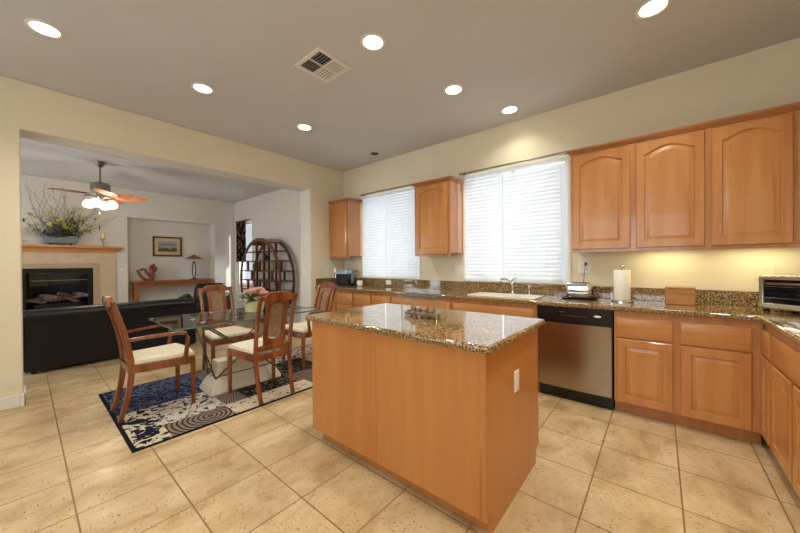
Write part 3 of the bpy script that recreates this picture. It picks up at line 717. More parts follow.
# ------------------------------------------------------------------ rug
rz0 = .008
rug_m = [rugpat('rug_border', srgb(20, 22, 30), srgb(28, 30, 40), 40),
 rugpat('rug_navy_damask', srgb(30, 36, 58), srgb(96, 106, 134), 17, .49, .55, 'noise', 2.2),
 rugpat('rug_cream_floral', srgb(206, 194, 166), srgb(26, 30, 48), 13, .49, .52, 'noise', 1.2),
 rugpat('rug_grey_leaf', srgb(46, 50, 66), srgb(196, 186, 174), 24, .42, .47, 'noise', .8),
 rugpat('rug_taupe_scroll', srgb(134, 116, 104), srgb(52, 46, 48), 9, .55, .75, 'ring', 1.6, (-2.93, 1.0)),
 rugpat('rug_pale_speckle', srgb(36, 34, 36), srgb(206, 190, 164), 24, .36, .4, 'noise', .6),
 rugpat('rug_black_scroll', srgb(26, 26, 30), srgb(128, 116, 102), 16, .54, .6, 'noise', 3),
 rugpat('rug_grey_lines', srgb(142, 128, 116), srgb(66, 62, 62), 16, .5, .58, 'ring', 5, (-3.2, 1.0))]
RX = (-4.29, -2.775); RY = (.465, 2.95)
m = MB(); m.mi = 0; m.box((RX[0], RY[0], .0005), (RX[1], RY[1], rz0))
patches = [(-4.27, -3.53, .49, 1.25, 1), (-3.53, -2.795, .49, .70, 2), (-3.53, -3.04, .70, 1.17, 3), (-3.04, -2.795, .70, 1.16, 4), (-3.04, -2.795, 1.16, 1.98, 5), (-3.40, -3.04, 1.17, 1.37, 7), (-3.40, -3.04, 1.37, 1.9, 6), (-3.53, -3.40, 1.17, 1.9, 5),
  (-4.27, -3.53, 1.25, 1.9, 7), (-4.27, -3.8, 1.9, 2.93, 3), (-3.8, -3.3, 1.9, 2.4, 6), (-3.8, -3.3, 2.4, 2.93, 5), (-3.3, -2.795, 1.98, 2.5, 4), (-3.3, -3.04, 1.9, 1.98, 4), (-3.3, -2.795, 2.5, 2.93, 1)]
for x0, x1, y0, y1, k in patches:
    m.mi = k; m.box((x0, y0, rz0), (x1, y1, rz0+.001))
tag(m.obj('rug', rug_m, smooth=False), 'navy, grey and cream patchwork rug under the dining table', 'rug')
RZ = rz0+.0012

# ------------------------------------------------------------------ dining table
r = thing('dining_table', 'glass topped dining table on a pale stone pedestal with crossed iron rods', 'table', (-3.49, 1.51, RZ))
hx, hy = .425, .72
m = MB(); c_ = [(-hx, -hy), (hx, -hy), (hx, hy), (-hx, hy)]
lo = [Vector((a, b, .733)) for a, b in c_]; hi = [Vector((a, b, .748)) for a, b in c_]
m.loops([lo, hi]);
for fc in m.bm.faces:
    if abs(fc.normal.z) < .5 and abs(fc.calc_center_median().z-.7405) < .004: fc.material_index = 1
m.obj('glass_top', ['tglass', 'gedge'], r, smooth=False)
m = MB()
def rc(w_, d_, z): return [Vector((-w_, -d_, z)), Vector((w_, -d_, z)), Vector((w_, d_, z)), Vector((-w_, d_, z))]
m.loops([rc(.165, .36, 0), rc(.165, .36, .03), rc(.1, .3, .15), rc(.1, .3, .155)]); m.obj('pedestal_foot', 'stone', r, bev=.004)
m = MB(); m.loops([rc(.075, .27, .1555), rc(.075, .27, .30)]); m.obj('pedestal_block', 'stone', r, bev=.006)
lo = [(-.105, -.31, .16), (.105, -.31, .16), (.105, .31, .16), (-.105, .31, .16)]
lo = [(-.1, -.3, .14), (.1, -.3, .14), (.1, .3, .14), (-.1, .3, .14)]
hi = [(-.14, -.42, .72), (.14, -.42, .72), (.14, .42, .72), (-.14, .42, .72)]
for i in range(4):
    j = (i+1) % 4
    m = MB(); m.sweep([lo[i], hi[j]], .008, 6); m.sweep([lo[j], hi[i]], .008, 6); m.obj('crossed_rods', 'rodmetal', r)
m = MB(); m.sweep([Vector(p)+Vector((0, 0, .018)) for p in lo], .005, 6, closed=True); m.obj('lower_ring', 'rodmetal', r)
m = MB(); m.sweep([Vector(p)+Vector((0, 0, 0)) for p in hi], .007, 6, closed=True); m.obj('upper_ring', 'rodmetal', r)
for a, b, z in hi: MB().lathe([(.02, .721), (.02, .7325)], n=12, c=(a, b, 0)).obj('glass_pad', 'white', r)

# ------------------------------------------------------------------ dining chairs
def yb(z):
    if z < .45:
        t = z/.45; return -.27 + .075*(1-(1-t)**2)
    t = (z-.45)/.58; return -.195 - .05*t - .085*t*t
def make_chair(arms, label, loc, rz):
    r = thing('dining_chair', label, 'chair', loc, rz, 'dining chairs')
    for s in (-1, 1):
        pts = []; wh = []
        for k in range(15):
            z = .968*k/14; xx = s*(.172 + (.012*(z/.45-1) if z < .45 else .006*(z-.45)))
            pts.append((xx, yb(z), z)); wh.append((.0165, .021 if z > .1 else .018) if z < .5 else (.016, .0185-.004*(z-.5)))
        MB().sweep(pts, wh, 8, up=(0, 1, 0), pw=4).obj('back_post', 'chair', r, zmin=0)
        MB().sweep([(s*.228, .232, 0), (s*.228, .23, .2), (s*.228, .228, .437)], [(.015, .015), (.018, .018), (.02, .02)], 8, up=(0, 1, 0), pw=5).obj('front_leg', 'chair', r, zmin=0)
    # crest rail with a raised middle
    L = []
    for k in range(25):
        u = -1+2*k/24; x = u*.196; rise = .0 if abs(u) > .62 else .03*min(1, (.62-abs(u))/.06)
        zt = .987 + rise + .004*(1-u*u); zb_ = .937 + (.018*abs(u)**4)
        yy = yb(.968) - .008*(1-u*u); t = .017
        L.append([Vector((x, yy-t, zb_)), Vector((x, yy+t, zb_)), Vector((x, yy+t-.004, zt)), Vector((x, yy-t-.006, zt))])
    MB().loops(L).obj('crest_rail', 'chair', r, bev=.004)
    # splat frame with an opening holding the woven panel
    zs0, zs1 = .5, .942; n = 12
    def outl(hw_, z0, z1, ch):
        P = [(-hw_+ch, z0), (hw_-ch, z0), (hw_, z0+ch)]
        P += [(hw_, z0+ch+(z1-z0-2*ch)*k/n) for k in range(1, n)]
        P += [(hw_, z1-ch), (hw_-ch, z1), (-hw_+ch, z1), (-hw_, z1-ch)]
        P += [(-hw_, z1-ch-(z1-z0-2*ch)*k/n) for k in range(1, n)]
        P += [(-hw_, z0+ch)]
        return P
    O = outl(.104, zs0, zs1, .002); I = outl(.066, .565, .918, .03)
    m = MB(); t = .010
    m.loops([[Vector((x, yb(z)-t, z)) for x, z in O], [Vector((x, yb(z)+t, z)) for x, z in O], [Vector((x, yb(z)+t, z)) for x, z in I], [Vector((x, yb(z)-t, z)) for x, z in I]], closed=True)
    sp = m.obj('splat', 'chair', r)
    m = MB(); zz = [.55+.38*k/12 for k in range(13)]
    m.loops([[Vector((-.068, yb(z)-.001, z)), Vector((.068, yb(z)-.001, z)), Vector((.068, yb(z)+.001, z)), Vector((-.068, yb(z)+.001, z))] for z in zz]); m.obj('cane_panel', 'cane', sp)
    MB().box((-.16, -.216, .468), (.16, -.186, .512)).obj('lower_rail', 'chair', r, bev=.004)
    # seat frame and cushion
    m = MB()
    out = [(-.19, -.215), (.19, -.215), (.244, .245), (-.244, .245)]; inn = [(-.165, -.19), (.165, -.19), (.216, .218), (-.216, .218)]
    def bow(P):
        (a, b, c, d) = P; F = [a, b, c]
        for k in range(1, 8):
            u = k/8; F.append((c[0]+(d[0]-c[0])*u, c[1]+.022*math.sin(PI*u)))
        return F+[d]
    O, I = bow(out), bow(inn)
    m.loops([[Vector((x, y, .378)) for x, y in O], [Vector((x, y, .44)) for x, y in O], [Vector((x, y, .44)) for x, y in I], [Vector((x, y, .378)) for x, y in I]], closed=True)
    m.obj('seat_frame', 'chair', r, bev=.004)
    m = MB(); L = []
    for sc, z in ((.93, .4405), (.985, .45), (1.0, .465), (.97, .482), (.85, .495), (.5, .503), (.1, .505)): L.append([Vector((x*sc, .015+(y-.015)*sc, z)) for x, y in bow([(-.185, -.185), (.185, -.185), (.236, .24), (-.236, .24)])])
    m.loops(L); m.obj('seat_cushion', 'cush', r)
    if arms:
        for s in (-1, 1):
            P = [(s*.186, yb(.66)+.005, .66), (s*.215, -.1, .672), (s*.25, .03, .678), (s*.262, .12, .68), (s*.264, .165, .668), (s*.263, .182, .63), (s*.262, .178, .56), (s*.26, .165, .46), (s*.258, .162, .385)]
            MB().sweep(P, [(.014, .014), (.018, .013), (.021, .013), (.021, .014), (.018, .017), (.015, .017), (.013, .017), (.013, .019), (.013, .02)], 8, up=(s*.15, -.3, 1), pw=3).obj('arm', 'chair', r)
    return r
ca = make_chair(True, 'cherry armchair with cream seat at the near left end of the dining table', (-3.54, .762, RZ), 0)
dup(ca, (-3.54, 2.385, RZ), PI, 'cherry armchair at the far end of the dining table, half hidden by the island')
cs = make_chair(False, 'armless cherry dining chair nearest the island with its cane back to us', (-3.055, 1.53, RZ), PI/2)
dup(cs, (-4.03, 1.56, RZ), -PI/2, 'armless cherry dining chair across the glass table beside the sofa')

# centrepiece
r = thing('flower_arrangement', 'pink and white flowers in a pale green planter on the glass table', 'flowers', (-3.52, 1.66, .7575))
m = MB(); m.loops([[Vector((a, b, z)) for a, b in rrect(w_, d_, .03, 3)] for z, w_, d_ in ((0, .14, .14), (.005, .15, .15), (.12, .19, .19), (.12, .175, .175), (.02, .13, .13))]); m.obj('planter', 'celadon', r)
rng = random.Random(11)
def leaf(m, base, d, L, w):
    d = Vector(d).normalized(); s = d.cross(Vector((0, 0, 1))); s = s.normalized() if s.length > .01 else Vector((1, 0, 0)); b = Vector(base)
    nn = s.cross(d); P = []
    for t, q in ((0, .1), (.3, .9), (.6, .9), (.85, .5), (1, .03)):
        c = b + d*L*t - Vector((0, 0, 1))*L*.35*t*t
        P.append([c-s*w*q+nn*.003, c-nn*.002, c+s*w*q+nn*.003, c+nn*.0015])
    m.loops(P)
m = MB()
for i in range(46):
    a = rng.random()*2*PI; e = rng.uniform(.1, 1.3)
    leaf(m, (.05*math.cos(a), .05*math.sin(a), .1+rng.random()*.06), (math.cos(a)*math.cos(e), math.sin(a)*math.cos(e), math.sin(e)), rng.uniform(.1, .17), rng.uniform(.014, .024))
lf = m.obj('foliage', 'leaf', r); lf['kind'] = 'stuff'
def rose(par, c, rad, mat):
    m = MB()
    for ring, (n, rr, tilt) in enumerate(((3, .25, .2), (5, .5, .45), (7, .8, .8), (8, 1.0, 1.1))):
        for k in range(n):
            a = 2*PI*k/n + ring*.5
            M4 = Matrix.Translation(c) @ Matrix.Rotation(a, 4, 'Z') @ Matrix.Translation((rad*rr*.45, 0, 0)) @ Matrix.Rotation(tilt*.8, 4, 'Y')
            m.ball((0, 0, 0), 1, 8, (rad*.12, rad*.42, rad*.5), M4) if False else m.loops([[M4 @ Vector((rad*(.1+.12*t)*(1 if q % 2 == 0 else 1), 0, 0)) + (M4.to_3x3() @ Vector((0, rad*.42*math.sin(PI*(.15+.7*t))*(q-1.5)/1.5, rad*(-.45+.95*t)))) + (M4.to_3x3() @ Vector((-.02*rad*(q-1.5)**2, 0, 0))) for q in range(4)] for t in (0, .3, .6, .85, 1)])
    return m.obj('flower', mat, par)
for c, rad, mt in (((.02, -.03, .22), .085, 'pink'), ((.06, .07, .2), .075, 'pink'), ((-.02, .06, .24), .07, 'pink'), ((.07, -.0, .15), .05, 'pink'), ((.0, .09, .23), .045, 'whitepetal'), ((-.06, -.08, .2), .035, 'whitepetal'), ((.03, -.1, .14), .035, 'whitepetal'), ((-.03, -.13, .13), .03, 'whitepetal')): rose(r, c, rad, mt)

# ------------------------------------------------------------------ living room furniture
r = thing('sofa', 'black leather sofa with its back turned to the kitchen', 'sofa', (-5.69, .87, 0), PI/2)   # local x -> +Y, local y -> -X
hw = .875
m = MB(); prof = [(.0, .03), (.0, .58), (-.012, .62), (-.03, .66), (-.03, .7), (-.012, .735), (.03, .76), (.09, .765), (.15, .74), (.19, .68), (.2, .6), (.24, .3), (.24, .03)]
m.loops([[Vector((x, y, z)) for y, z in prof] for x in (-hw, hw)]); m.obj('back', 'leather', r, bev=.02, seg=3)
MB().sweep([(-hw-.001, -.034, .655), (hw+.001, -.034, .655)], .007, 8).obj('piping', 'leather', r)
MB().sweep([(-hw-.003, .02, .05), (-hw-.003, .006, .6), (-hw-.003, -.02, .68), (-hw-.003, .03, .755), (-hw-.003, .1, .76)], .008, 8, up=(1, 0, 0)).obj('piping', 'leather', r)
MB().sweep([(hw+.003, .02, .05), (hw+.003, .006, .6), (hw+.003, -.02, .68), (hw+.003, .03, .755), (hw+.003, .1, .76)], .008, 8, up=(1, 0, 0)).obj('piping', 'leather', r)
MB().box((-hw+.16, .2405, .1), (hw-.16, .92, .3)).obj('base', 'leather', r, bev=.01)
for s in (-1, 1):
    m = MB(); pr = [(-.075, .03), (-.075, .48), (-.09, .54), (-.06, .6), (0, .62), (.06, .6), (.09, .54), (.075, .48), (.075, .03)]
    m.loops([[Vector((s*(hw-.08)+a, y, z)) for a, z in pr] for y in (.242, .95)]); m.obj('arm', 'leather', r, bev=.01)
for k in range(3):
    w3 = (2*hw-.34)/3; x = -hw+.17+k*w3
    MB().box((x+.004, .25, .301), (x+w3-.004, .93, .45)).obj('seat_cushion', 'leather', r, bev=.04, seg=4)
    MB().box((x+.004, .252, .452), (x+w3-.004, .42, .72)).obj('back_cushion', 'leather', r, bev=.05, seg=4)
for sx in (-.8, .8):
    for sy in (.06, .88): MB().lathe([(.025, 0), (.03, .029)], n=12, c=(sx, sy, 0)).obj('foot', 'black', r)
r = thing('recliner', 'black leather recliner beyond the sofa below the table lamp', 'armchair', (-7.65, 2.55, 0), math.radians(60))
m = MB(); m.loops([[Vector((x, y, z)) for x, y in rrect(w_, d_, .08, 4, 0, cy_)] for z, w_, d_, cy_ in ((.42, .6, .18, .3), (.6, .62, .2, .36), (.78, .6, .18, .42), (.86, .5, .1, .45))]); m.obj('backrest', 'leather', r)
m = MB(); m.box((-.3, -.35, .28), (.3, .2, .42)); m.obj('seat', 'leather', r, bev=.05, seg=4)
for s in (-1, 1):
    m = MB(); pr = [(-.36, .05), (.38, .05), (.42, .52), (.1, .66), (-.34, .62), (-.4, .5)]
    m.prism(pr, 'X', s*.31, s*.45); m.obj('arm', 'leather', r, bev=.04, seg=4)
MB().box((-.3, -.34, .03), (.3, .36, .275)).obj('base', 'leather', r, bev=.02)
for sx in (-.25, .25):
    for sy in (-.3, .3): MB().box((sx-.02, sy-.02, 0), (sx+.02, sy+.02, .029)).obj('foot', 'black', r)

# fireplace
r = thing('fireplace', 'fireplace with beige tile surround, wooden mantel and black glass front', 'fireplace', (XF, .47, 0))
m = MB(); e = .0005
m.grid([-1.0, -.62, -.52, .46, .56, .80], [0, FZ[0], FZ[1], FZ[1]+.1, 1.555], lambda a, b: not (-.62 < a < .56 and b < FZ[1]+.1), 'X', e, .03); m.obj('tile_surround', 'beige', r, bev=.002)
m = MB(); m.grid([-.6195, -.52, .46, .5595], [0, FZ[0]-.02, FZ[1], FZ[1]+.0995], lambda a, b: not (-.52 < a < .46 and b < FZ[1]), 'X', e, .033); m.obj('mosaic_border', 'mosaic', r, bev=.001)
m = MB(); m.grid([-.519, -.44, .38, .459], [FZ[0]-.35, FZ[0]+.06, FZ[1]-.09, FZ[1]-.001], lambda a, b: not (-.44 < a < .38 and FZ[0]+.06 < b < FZ[1]-.09), 'X', -.03, .012); m.obj('firebox_frame', 'iron', r, bev=.004)
m = MB(); m.box((-.295, -.462, FZ[0]+.005), (-.29, .452, FZ[1]-.005)); m.box((-.29, -.462, FZ[0]+.005), (-.035, -.458, FZ[1]-.005)); m.box((-.29, .448, FZ[0]+.005), (-.035, .452, FZ[1]-.005)); m.box((-.29, -.458, FZ[0]+.005), (-.035, .448, FZ[0]+.06)); m.obj('firebox', 'soot', r)
MB().box((-.02, -.399, FZ[0]+.061), (-.016, .389, FZ[1]-.091)).obj('glass_front', 'boxglass', r)
m = MB(); m.sweep([(-.1, -.38, 1.0), (-.1, .38, 1.0)], .008, 8); m.obj('smoke_bar', 'pewter', r)
rng = random.Random(3)
for i in range(9):
    a = -.32+i*.08; z = FZ[0]+.24+.045*(i % 3); th = rng.uniform(-.6, .6)
    p = Vector((-.12-.05*(i % 2), a, z)); d = Vector((.1*math.sin(i), math.cos(th)*.13, math.sin(th)*.1))
    MB().sweep([p-d, p-d*.3+Vector((0, 0, .01)), p+d*.4, p+d], [.028, .036, .034, .026], 8).obj('log', 'logm', r)
MB().box((-.26, -.36, FZ[0]+.061), (-.05, .36, FZ[0]+.18)).obj('ember_bed', 'soot', r, bev=.03)
L = []
for o, z in ((.032, 1.5555), (.06, 1.5555), (.065, 1.585), (.1, 1.61), (.15, 1.645), (.165, 1.65), (.19, 1.652), (.19, 1.69), (.032, 1.69)):
    q = o-.032; L.append([Vector((.001, -1.02-q, z)), Vector((o, -1.02-q, z)), Vector((o, .77+q, z)), Vector((.001, .77+q, z))])
MB().loops(L).obj('mantel', 'mantel', r)
# flowers on the mantel
r = thing('mantel_planter', 'grey metal planter of bare twigs and yellow flowers on the mantel', 'flowers', (XF+.11, .475, 1.6905))
def rc2(wx, wy, z): return [Vector((-wx, -wy, z)), Vector((wx, -wy, z)), Vector((wx, wy, z)), Vector((-wx, wy, z))]
m = MB(); m.loops([rc2(.05, .2, .035), rc2(.055, .215, .04), rc2(.07, .24, .18), rc2(.064, .234, .18), rc2(.05, .2, .06)]); m.obj('trough', 'zinc', r, bev=.003)
for s in (-1, 1):
    MB().box((-.03, s*.14-.012, 0), (.03, s*.14+.012, .0345)).obj('foot', 'iron', r)
    MB().sweep([(-.01, s*.24, .17), (-.01, s*.265, .185), (.0, s*.265, .2), (.01, s*.24, .175)], .006, 6).obj('handle', 'zinc', r)
rng = random.Random(21)
m = MB(); tips = []
for i in range(52):
    y0 = rng.uniform(-.17, .17); a = rng.uniform(-1.15, 1.15) + y0*2.4; tall = i < 18
    L_ = rng.uniform(.85, 1.15) if tall else rng.uniform(.3, .66)
    if tall: a *= .62
    p = Vector((rng.uniform(-.03, .03), y0, .15)); d = Vector((rng.uniform(-.05, .25), math.sin(a), math.cos(a)))
    pts = [p.copy()]; n = 12 if tall else 7
    for k in range(n):
        d = (d + Vector((rng.uniform(-.12, .12), rng.uniform(-.32, .32), rng.uniform(-.05, .18)))).normalized(); p = p + d*L_/n
        p.z = min(p.z, 1.24); p.x = max(p.x, -.09); pts.append(p.copy())
    m.sweep(pts, [.004*(1-.8*k/n) + .0006 for k in range(n+1)], 5, up=(1, 0, .1))
    if not tall: tips.append(p.copy()); tips.append(pts[4].copy())
b = m.obj('twigs', 'twig', r); b['kind'] = 'stuff'
m = MB()
for i in range(260):
    t = rng.choice(tips); c = t*rng.uniform(.5, 1.0); c = Vector((c.x, c.y, max(.17, c.z)))
    a = rng.uniform(0, 2*PI); leaf(m, c, (rng.uniform(-.3, .6), math.sin(a), math.cos(a)*.7), rng.uniform(.05, .11), rng.uniform(.008, .016))
b = m.obj('foliage', 'darkleaf', r); b['kind'] = 'stuff'
m = MB()
for i in range(170):
    y0 = rng.uniform(-.2, .2); p = Vector((rng.uniform(-.04, .05), y0, .13)); leaf(m, p, (rng.uniform(-.2, .6), rng.uniform(-.8, .8), rng.uniform(.3, 1)), rng.uniform(.1, .2), .012)
b = m.obj('dried_grass', 'twig', r); b['kind'] = 'stuff'
for t in tips[:46]:
    m = MB(); c = t + Vector((.02, 0, .01)); R3 = Matrix.Rotation(rng.uniform(.3, 1.2), 4, 'Y') @ Matrix.Rotation(rng.uniform(-.6, .6), 4, 'X'); rad = rng.uniform(.028, .048)
    for k in range(6):
        a = PI*k/3; M4 = Matrix.Translation(c) @ R3 @ Matrix.Rotation(a, 4, 'Z')
        m.loops([[M4 @ Vector((rad*t_, -rad*.42*q, rad*.3*t_)), M4 @ Vector((rad*t_, 0, rad*.3*t_-.003)), M4 @ Vector((rad*t_, rad*.42*q, rad*.3*t_)), M4 @ Vector((rad*t_, 0, rad*.3*t_+.002))] for t_, q in ((.05, .2), (.5, 1), (.8, .9), (1, .1))])
    m.ball(c, rad*.22, 8)
    m.obj('flower', 'yellow', r)
def candle_holder(y, label):
    r = thing('candle_holder', label, 'candle holder', (XF+.11, y, 1.6905), 0, 'candle holders on the mantel')
    MB().sweep([(0, 0, 0), (.0, .01, .05), (0, -.01, .1), (0, 0, .145)], .005, 6, up=(1, 0, 0)).obj('stem', 'iron', r)
    MB().lathe([(.035, 0), (.03, .006), (.006, .01)], n=14).obj('base', 'iron', r)
    MB().lathe([(.02, .1455), (.045, .15), (.046, .156)], n=16).obj('cup', 'iron', r)
    m = MB(); leaf(m, (0, 0, .06), (0, 1, .4), .11, .02); leaf(m, (0, 0, .08), (0, -1, .5), .1, .02); m.obj('leaf', 'iron', r)
    c = MB().lathe([(.036, 0), (.036, .12), (.03, .122), (0, .118)], n=18).obj('pillar_candle', 'candle', loc=(XF+.11, y, 1.6905+.1565))
    return c
tag(candle_holder(1.075, 'leafy iron candle holder at the right end of the mantel'), 'cream pillar candle on the right mantel holder', 'candle')
tag(candle_holder(-.055, 'leafy iron candle holder at the left end of the mantel behind the wall edge'), 'cream pillar candle on the left mantel holder, cut by the wall edge', 'candle')

# niche: console, sculpture, lamp, picture
r = thing('console_table', 'tall wooden console table standing in the wall niche', 'table', (XF-.09, 2.38, 0))
MB().box((-.17, -.82, .885), (.17, .80, .925)).obj('top', 'console', r, bev=.006)
MB().box((-.13, -.74, .79), (.13, .72, .8845)).obj('apron', 'console', r, bev=.003)
for sx in (-.14, .14):
    for sy in (-.755, .735): MB().box((sx-.03, sy-.035, 0), (sx+.03, sy+.035, .884)).obj('leg', 'console', r, bev=.004)
zt = .9255
r = thing('wood_sculpture', 'abstract carved wooden sculpture at the left of the console', 'sculpture', (XF-.08, 1.86, zt))
def closedpts(P): return P
MB().sweep([(0, -.13, .25), (.02, -.2, .24), (.0, -.14, .12), (0, -.06, .02), (0, .03, .02), (0, .05, .1), (0, -.02, .18), (0, -.06, .27), (0, -.1, .27)], [(.03, .03), (.025, .02), (.03, .03), (.035, .03), (.045, .02), (.04, .04), (.03, .03), (.028, .028), (.03, .025)], 8, up=(1, 0, 0), closed=True).obj('loop', 'sculpt', r, zmin=0)
MB().sweep([(0, .07, .0), (.01, .09, .12), (.02, .06, .24), (.0, .08, .33), (0, .12, .39)], [(.05, .06), (.05, .05), (.06, .06), (.06, .06), (.02, .03)], 8, up=(1, 0, 0)).obj('upright', 'sculpt', r, zmin=0)
MB().sweep([(.02, .02, .3), (.02, .1, .34), (.01, .15, .28), (.0, .13, .2)], [(.02, .02), (.04, .04), (.03, .03), (.015, .015)], 8, up=(1, 0, 0)).obj('branch', 'sculpt', r)
r = thing('table_lamp', 'table lamp with a copper cone shade on the console', 'lamp', (XF-.06, 2.79, zt))
MB().lathe([(.09, 0), (.09, .012), (.06, .02), (.02, .03)], n=20).obj('base', 'iron', r)
m = MB()
for s in (-1, 1): m.sweep([(0, s*.012, .03), (0, s*.035, .14), (0, s*.04, .26), (0, s*.03, .36), (0, s*.008, .45)], .011, 8, up=(1, 0, 0))
m.obj('stem', 'iron', r)
MB().lathe([(.007, .4505), (.007, .53)], n=8).obj('neck', 'pewter', r)
m = MB(); m.lathe([(.21, .515), (.02, .62), (.015, .625), (.016, .617), (.205, .513)], n=28, cap=False); m.obj('shade', 'shade', r)
r = thing('framed_picture', 'framed landscape picture hung on the niche wall', 'picture', (XF-.3095, 2.295, 1.745))
m = MB(); m.grid([-.30, -.26, .26, .30], [-.245, -.205, .205, .245], lambda a, b: abs(a) > .26 or abs(b) > .205, 'X', .0, .025); m.obj('frame', 'gold', r, bev=.006)
m = MB(); m.grid([-.26, -.195, .195, .26], [-.205, -.125, .14, .205], lambda a, b: abs(a) > .195 or not -.125 < b < .14, 'X', .002, .01); m.obj('mat_board', 'matb', r)
MB().box((.002, -.195, -.125), (.007, .195, .14)).obj('painting', 'painting', r)

# living window curtain
r = thing('curtain', 'black printed curtain hanging at the living room side window', 'curtain', (-8.56, YS-.06, 1.36))
L = []
n = 48
for z in (0, 1.07):
    L.append([Vector((-.28+.56*k/n, .014*math.sin(k*1.1), z)) for k in range(n+1)] + [Vector((-.28+.56*k/n, .014*math.sin(k*1.1)+.003, z)) for k in range(n, -1, -1)])
MB().loops(L).obj('cloth', 'curtain', r)
MB().sweep([(-.32, 0, 1.085), (.52, 0, 1.085)], .01, 8).obj('rod', 'iron', r)

# moon shaped curio shelf
CX, CZ, CR = -6.86, .945, .93; yF, yBk = 3.34, 3.68
r = thing('curio_shelf', 'round dark wooden display shelf against the living room side wall', 'shelf', (CX, yF, 0))
D = yBk-yF
for y in (0.012, D-.012):
    m = MB(); N = 56
    def ring(rr, yy): return [Vector((rr*math.cos(2*PI*k/N), yy, CZ+rr*math.sin(2*PI*k/N))) for k in range(N)]
    m.loops([ring(CR, y-.012), ring(CR, y+.012), ring(CR-.072, y+.012), ring(CR-.072, y-.012)], closed=True); m.obj('ring', 'curio', r, bev=.003)
def half(z, pad=.045):
    q = (CR-pad)**2-(z-CZ)**2; return math.sqrt(max(q, 0))
hz = [.28, .5, .72, .93, 1.14, 1.36, 1.57]
for i, z in enumerate(hz):
    a = half(z+.0); m = MB()
    if i % 2 == 0: m.box((-a, .004, z-.014), (-.12, D-.004, z+.014)); m.box((.2, .004, z-.014), (a, D-.004, z+.014))
    else: m.box((-a, .004, z-.014), (a, D-.004, z+.014))
    m.obj('shelf_board', 'curio', r, bev=.002)
for x, z0, z1 in ((-.56, .511, .919), (-.56, 1.151, 1.349), (-.12, .095, .489), (-.12, .511, .919), (-.12, .941, 1.349), (-.12, 1.371, 1.78), (.2, .105, .489), (.2, .511, .919), (.2, .941, 1.349), (.2, 1.371, 1.76), (.55, .511, .709), (.55, .941, 1.129), (-.36, .941, 1.129), (.3, .735, .915), (.42, 1.151, 1.349), (.36, .291, .489), (-.4, .291, .489)):
    m = MB(); m.box((x-.015, .006, z0), (x+.015, .05, z1)); m.obj('post', 'curio', r); m = MB(); m.box((x-.015, D-.05, z0), (x+.015, D-.006, z1)); m.obj('post', 'curio', r)
L = []
for k in range(15):
    a = math.radians(62+58*k/14); c, s_ = math.cos(a), math.sin(a); L.append([Vector((q*c, yy, CZ+q*s_)) for q, yy in ((CR-.022, .0245), (CR-.002, .0245), (CR-.002, D-.0245), (CR-.022, D-.0245))])
MB().loops(L).obj('rim_board', 'curio', r)
MB().box((-.45, .02, 0), (.45, D-.02, .055)).obj('plinth', 'curio', r, bev=.004)
def vase(x, y, z, prof, mat, label, name='vase', cat='vase'):
    tag(MB().lathe(prof, n=16).obj(name, mat, loc=(CX+x, yF+y, z)), label, cat, None)
vp = lambda s, h: [(.5*s, 0), (.9*s, .25*h), (1*s, .5*h), (.55*s, .78*h), (.35*s, .88*h), (.5*s, h), (.4*s, h), (.28*s, .86*h), (0, .8*h)]
vase(-.65, .15, .5147, vp(.07, .16), 'bluec', 'blue vase on a low left shelf of the round display shelf')
vase(.38, .15, .5147, vp(.07, .17), 'celadon', 'pale green vase on a low right shelf of the round display shelf')
vase(-.45, .15, 1.1547, vp(.06, .18), 'darkc', 'dark vase on an upper left shelf of the round display shelf')
vase(.32, .15, 1.1547, vp(.06, .15), 'celadon', 'pale vase on an upper right shelf of the round display shelf')
vase(.05, .15, 1.3747, vp(.06, .15), 'bluec', 'blue vase in the upper middle of the round display shelf')
vase(-.3, .15, .5147, vp(.07, .15), 'darkc', 'dark vase left of centre on a low shelf of the round display shelf')

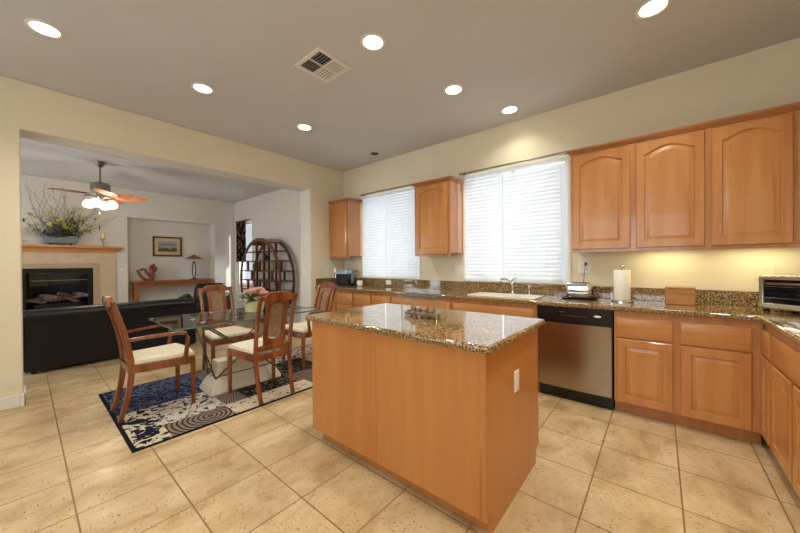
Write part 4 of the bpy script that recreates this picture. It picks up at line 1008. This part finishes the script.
# ceiling fan
r = thing('ceiling_fan', 'ceiling fan with leaf shaped blades and lit globes in the living room', 'ceiling fan', (-7.10, .825, ZC))
MB().lathe([(.075, -.001), (.085, -.012), (.06, -.05), (.03, -.085), (.016, -.09)], n=22).obj('canopy', 'pewter', r)
MB().lathe([(.014, -.0905), (.014, -.33)], n=10).obj('downrod', 'pewter', r)
MB().lathe([(.03, -.3305), (.05, -.345), (.11, -.355), (.125, -.37), (.125, -.47), (.1, -.495), (.06, -.5)], n=26).obj('motor_housing', 'pewter', r)
for k in range(5):
    a = math.radians(3.7 + 72*k)
    M4 = Matrix.Translation((0, 0, -.548)) @ Matrix.Rotation(a, 4, 'Z') @ Matrix.Rotation(math.radians(-16), 4, 'X')
    m = MB(); L = []
    for t in range(15):
        u = t/14; x = .17+.46*u; w_ = .14*math.sin(PI*min(1, .12+.88*u**.8))**.6+.004; z = -.03*u*u
        L.append([M4 @ Vector((x, -w_, z-.004)), M4 @ Vector((x, 0, z-.009)), M4 @ Vector((x, w_, z-.004)), M4 @ Vector((x, w_, z)), M4 @ Vector((x, 0, z-.003)), M4 @ Vector((x, -w_, z))])
    b = m.loops(L).obj('blade', 'blade', r)
    m = MB(); m.sweep([M4 @ Vector((.07, 0, .035)), M4 @ Vector((.13, 0, .012)), M4 @ Vector((.2, 0, .006)), M4 @ Vector((.27, 0, .004))], [(.012, .006), (.02, .005), (.035, .004), (.012, .003)], 8); m.obj('blade_iron', 'pewter', b)
MB().lathe([(.05, -.5005), (.055, -.53), (.04, -.6), (.03, -.625), (0, -.63)], n=20).obj('light_hub', 'pewter', r)
for k in range(4):
    a = math.radians(62+90*k); c, s = math.cos(a), math.sin(a)
    MB().sweep([(.03*c, .03*s, -.59), (.09*c, .09*s, -.575), (.14*c, .14*s, -.6), (.15*c, .15*s, -.625)], .01, 8).obj('light_arm', 'pewter', r)
    MB().lathe([(.035, 0), (.05, -.02), (.07, -.045), (.077, -.078), (.07, -.112), (.042, -.138), (0, -.146)], n=22, c=(.15*c, .15*s, -.628)).obj('globe', 'globe', r)
l = bpy.data.lights.new('lamp', 'POINT'); l.energy = 30; l.shadow_soft_size = .2; l.color = (1, .82, .6)
o = bpy.data.objects.new('lamp', l); COL.objects.link(o); o.parent = r; o.location = (0, 0, -.86)
m = MB(); m.sweep([(.03, -.02, -.62), (.03, -.02, -.84)], .002, 5); m.ball((.03, -.02, -.85), .012, 8); m.obj('pull_chain', 'pewter', r)
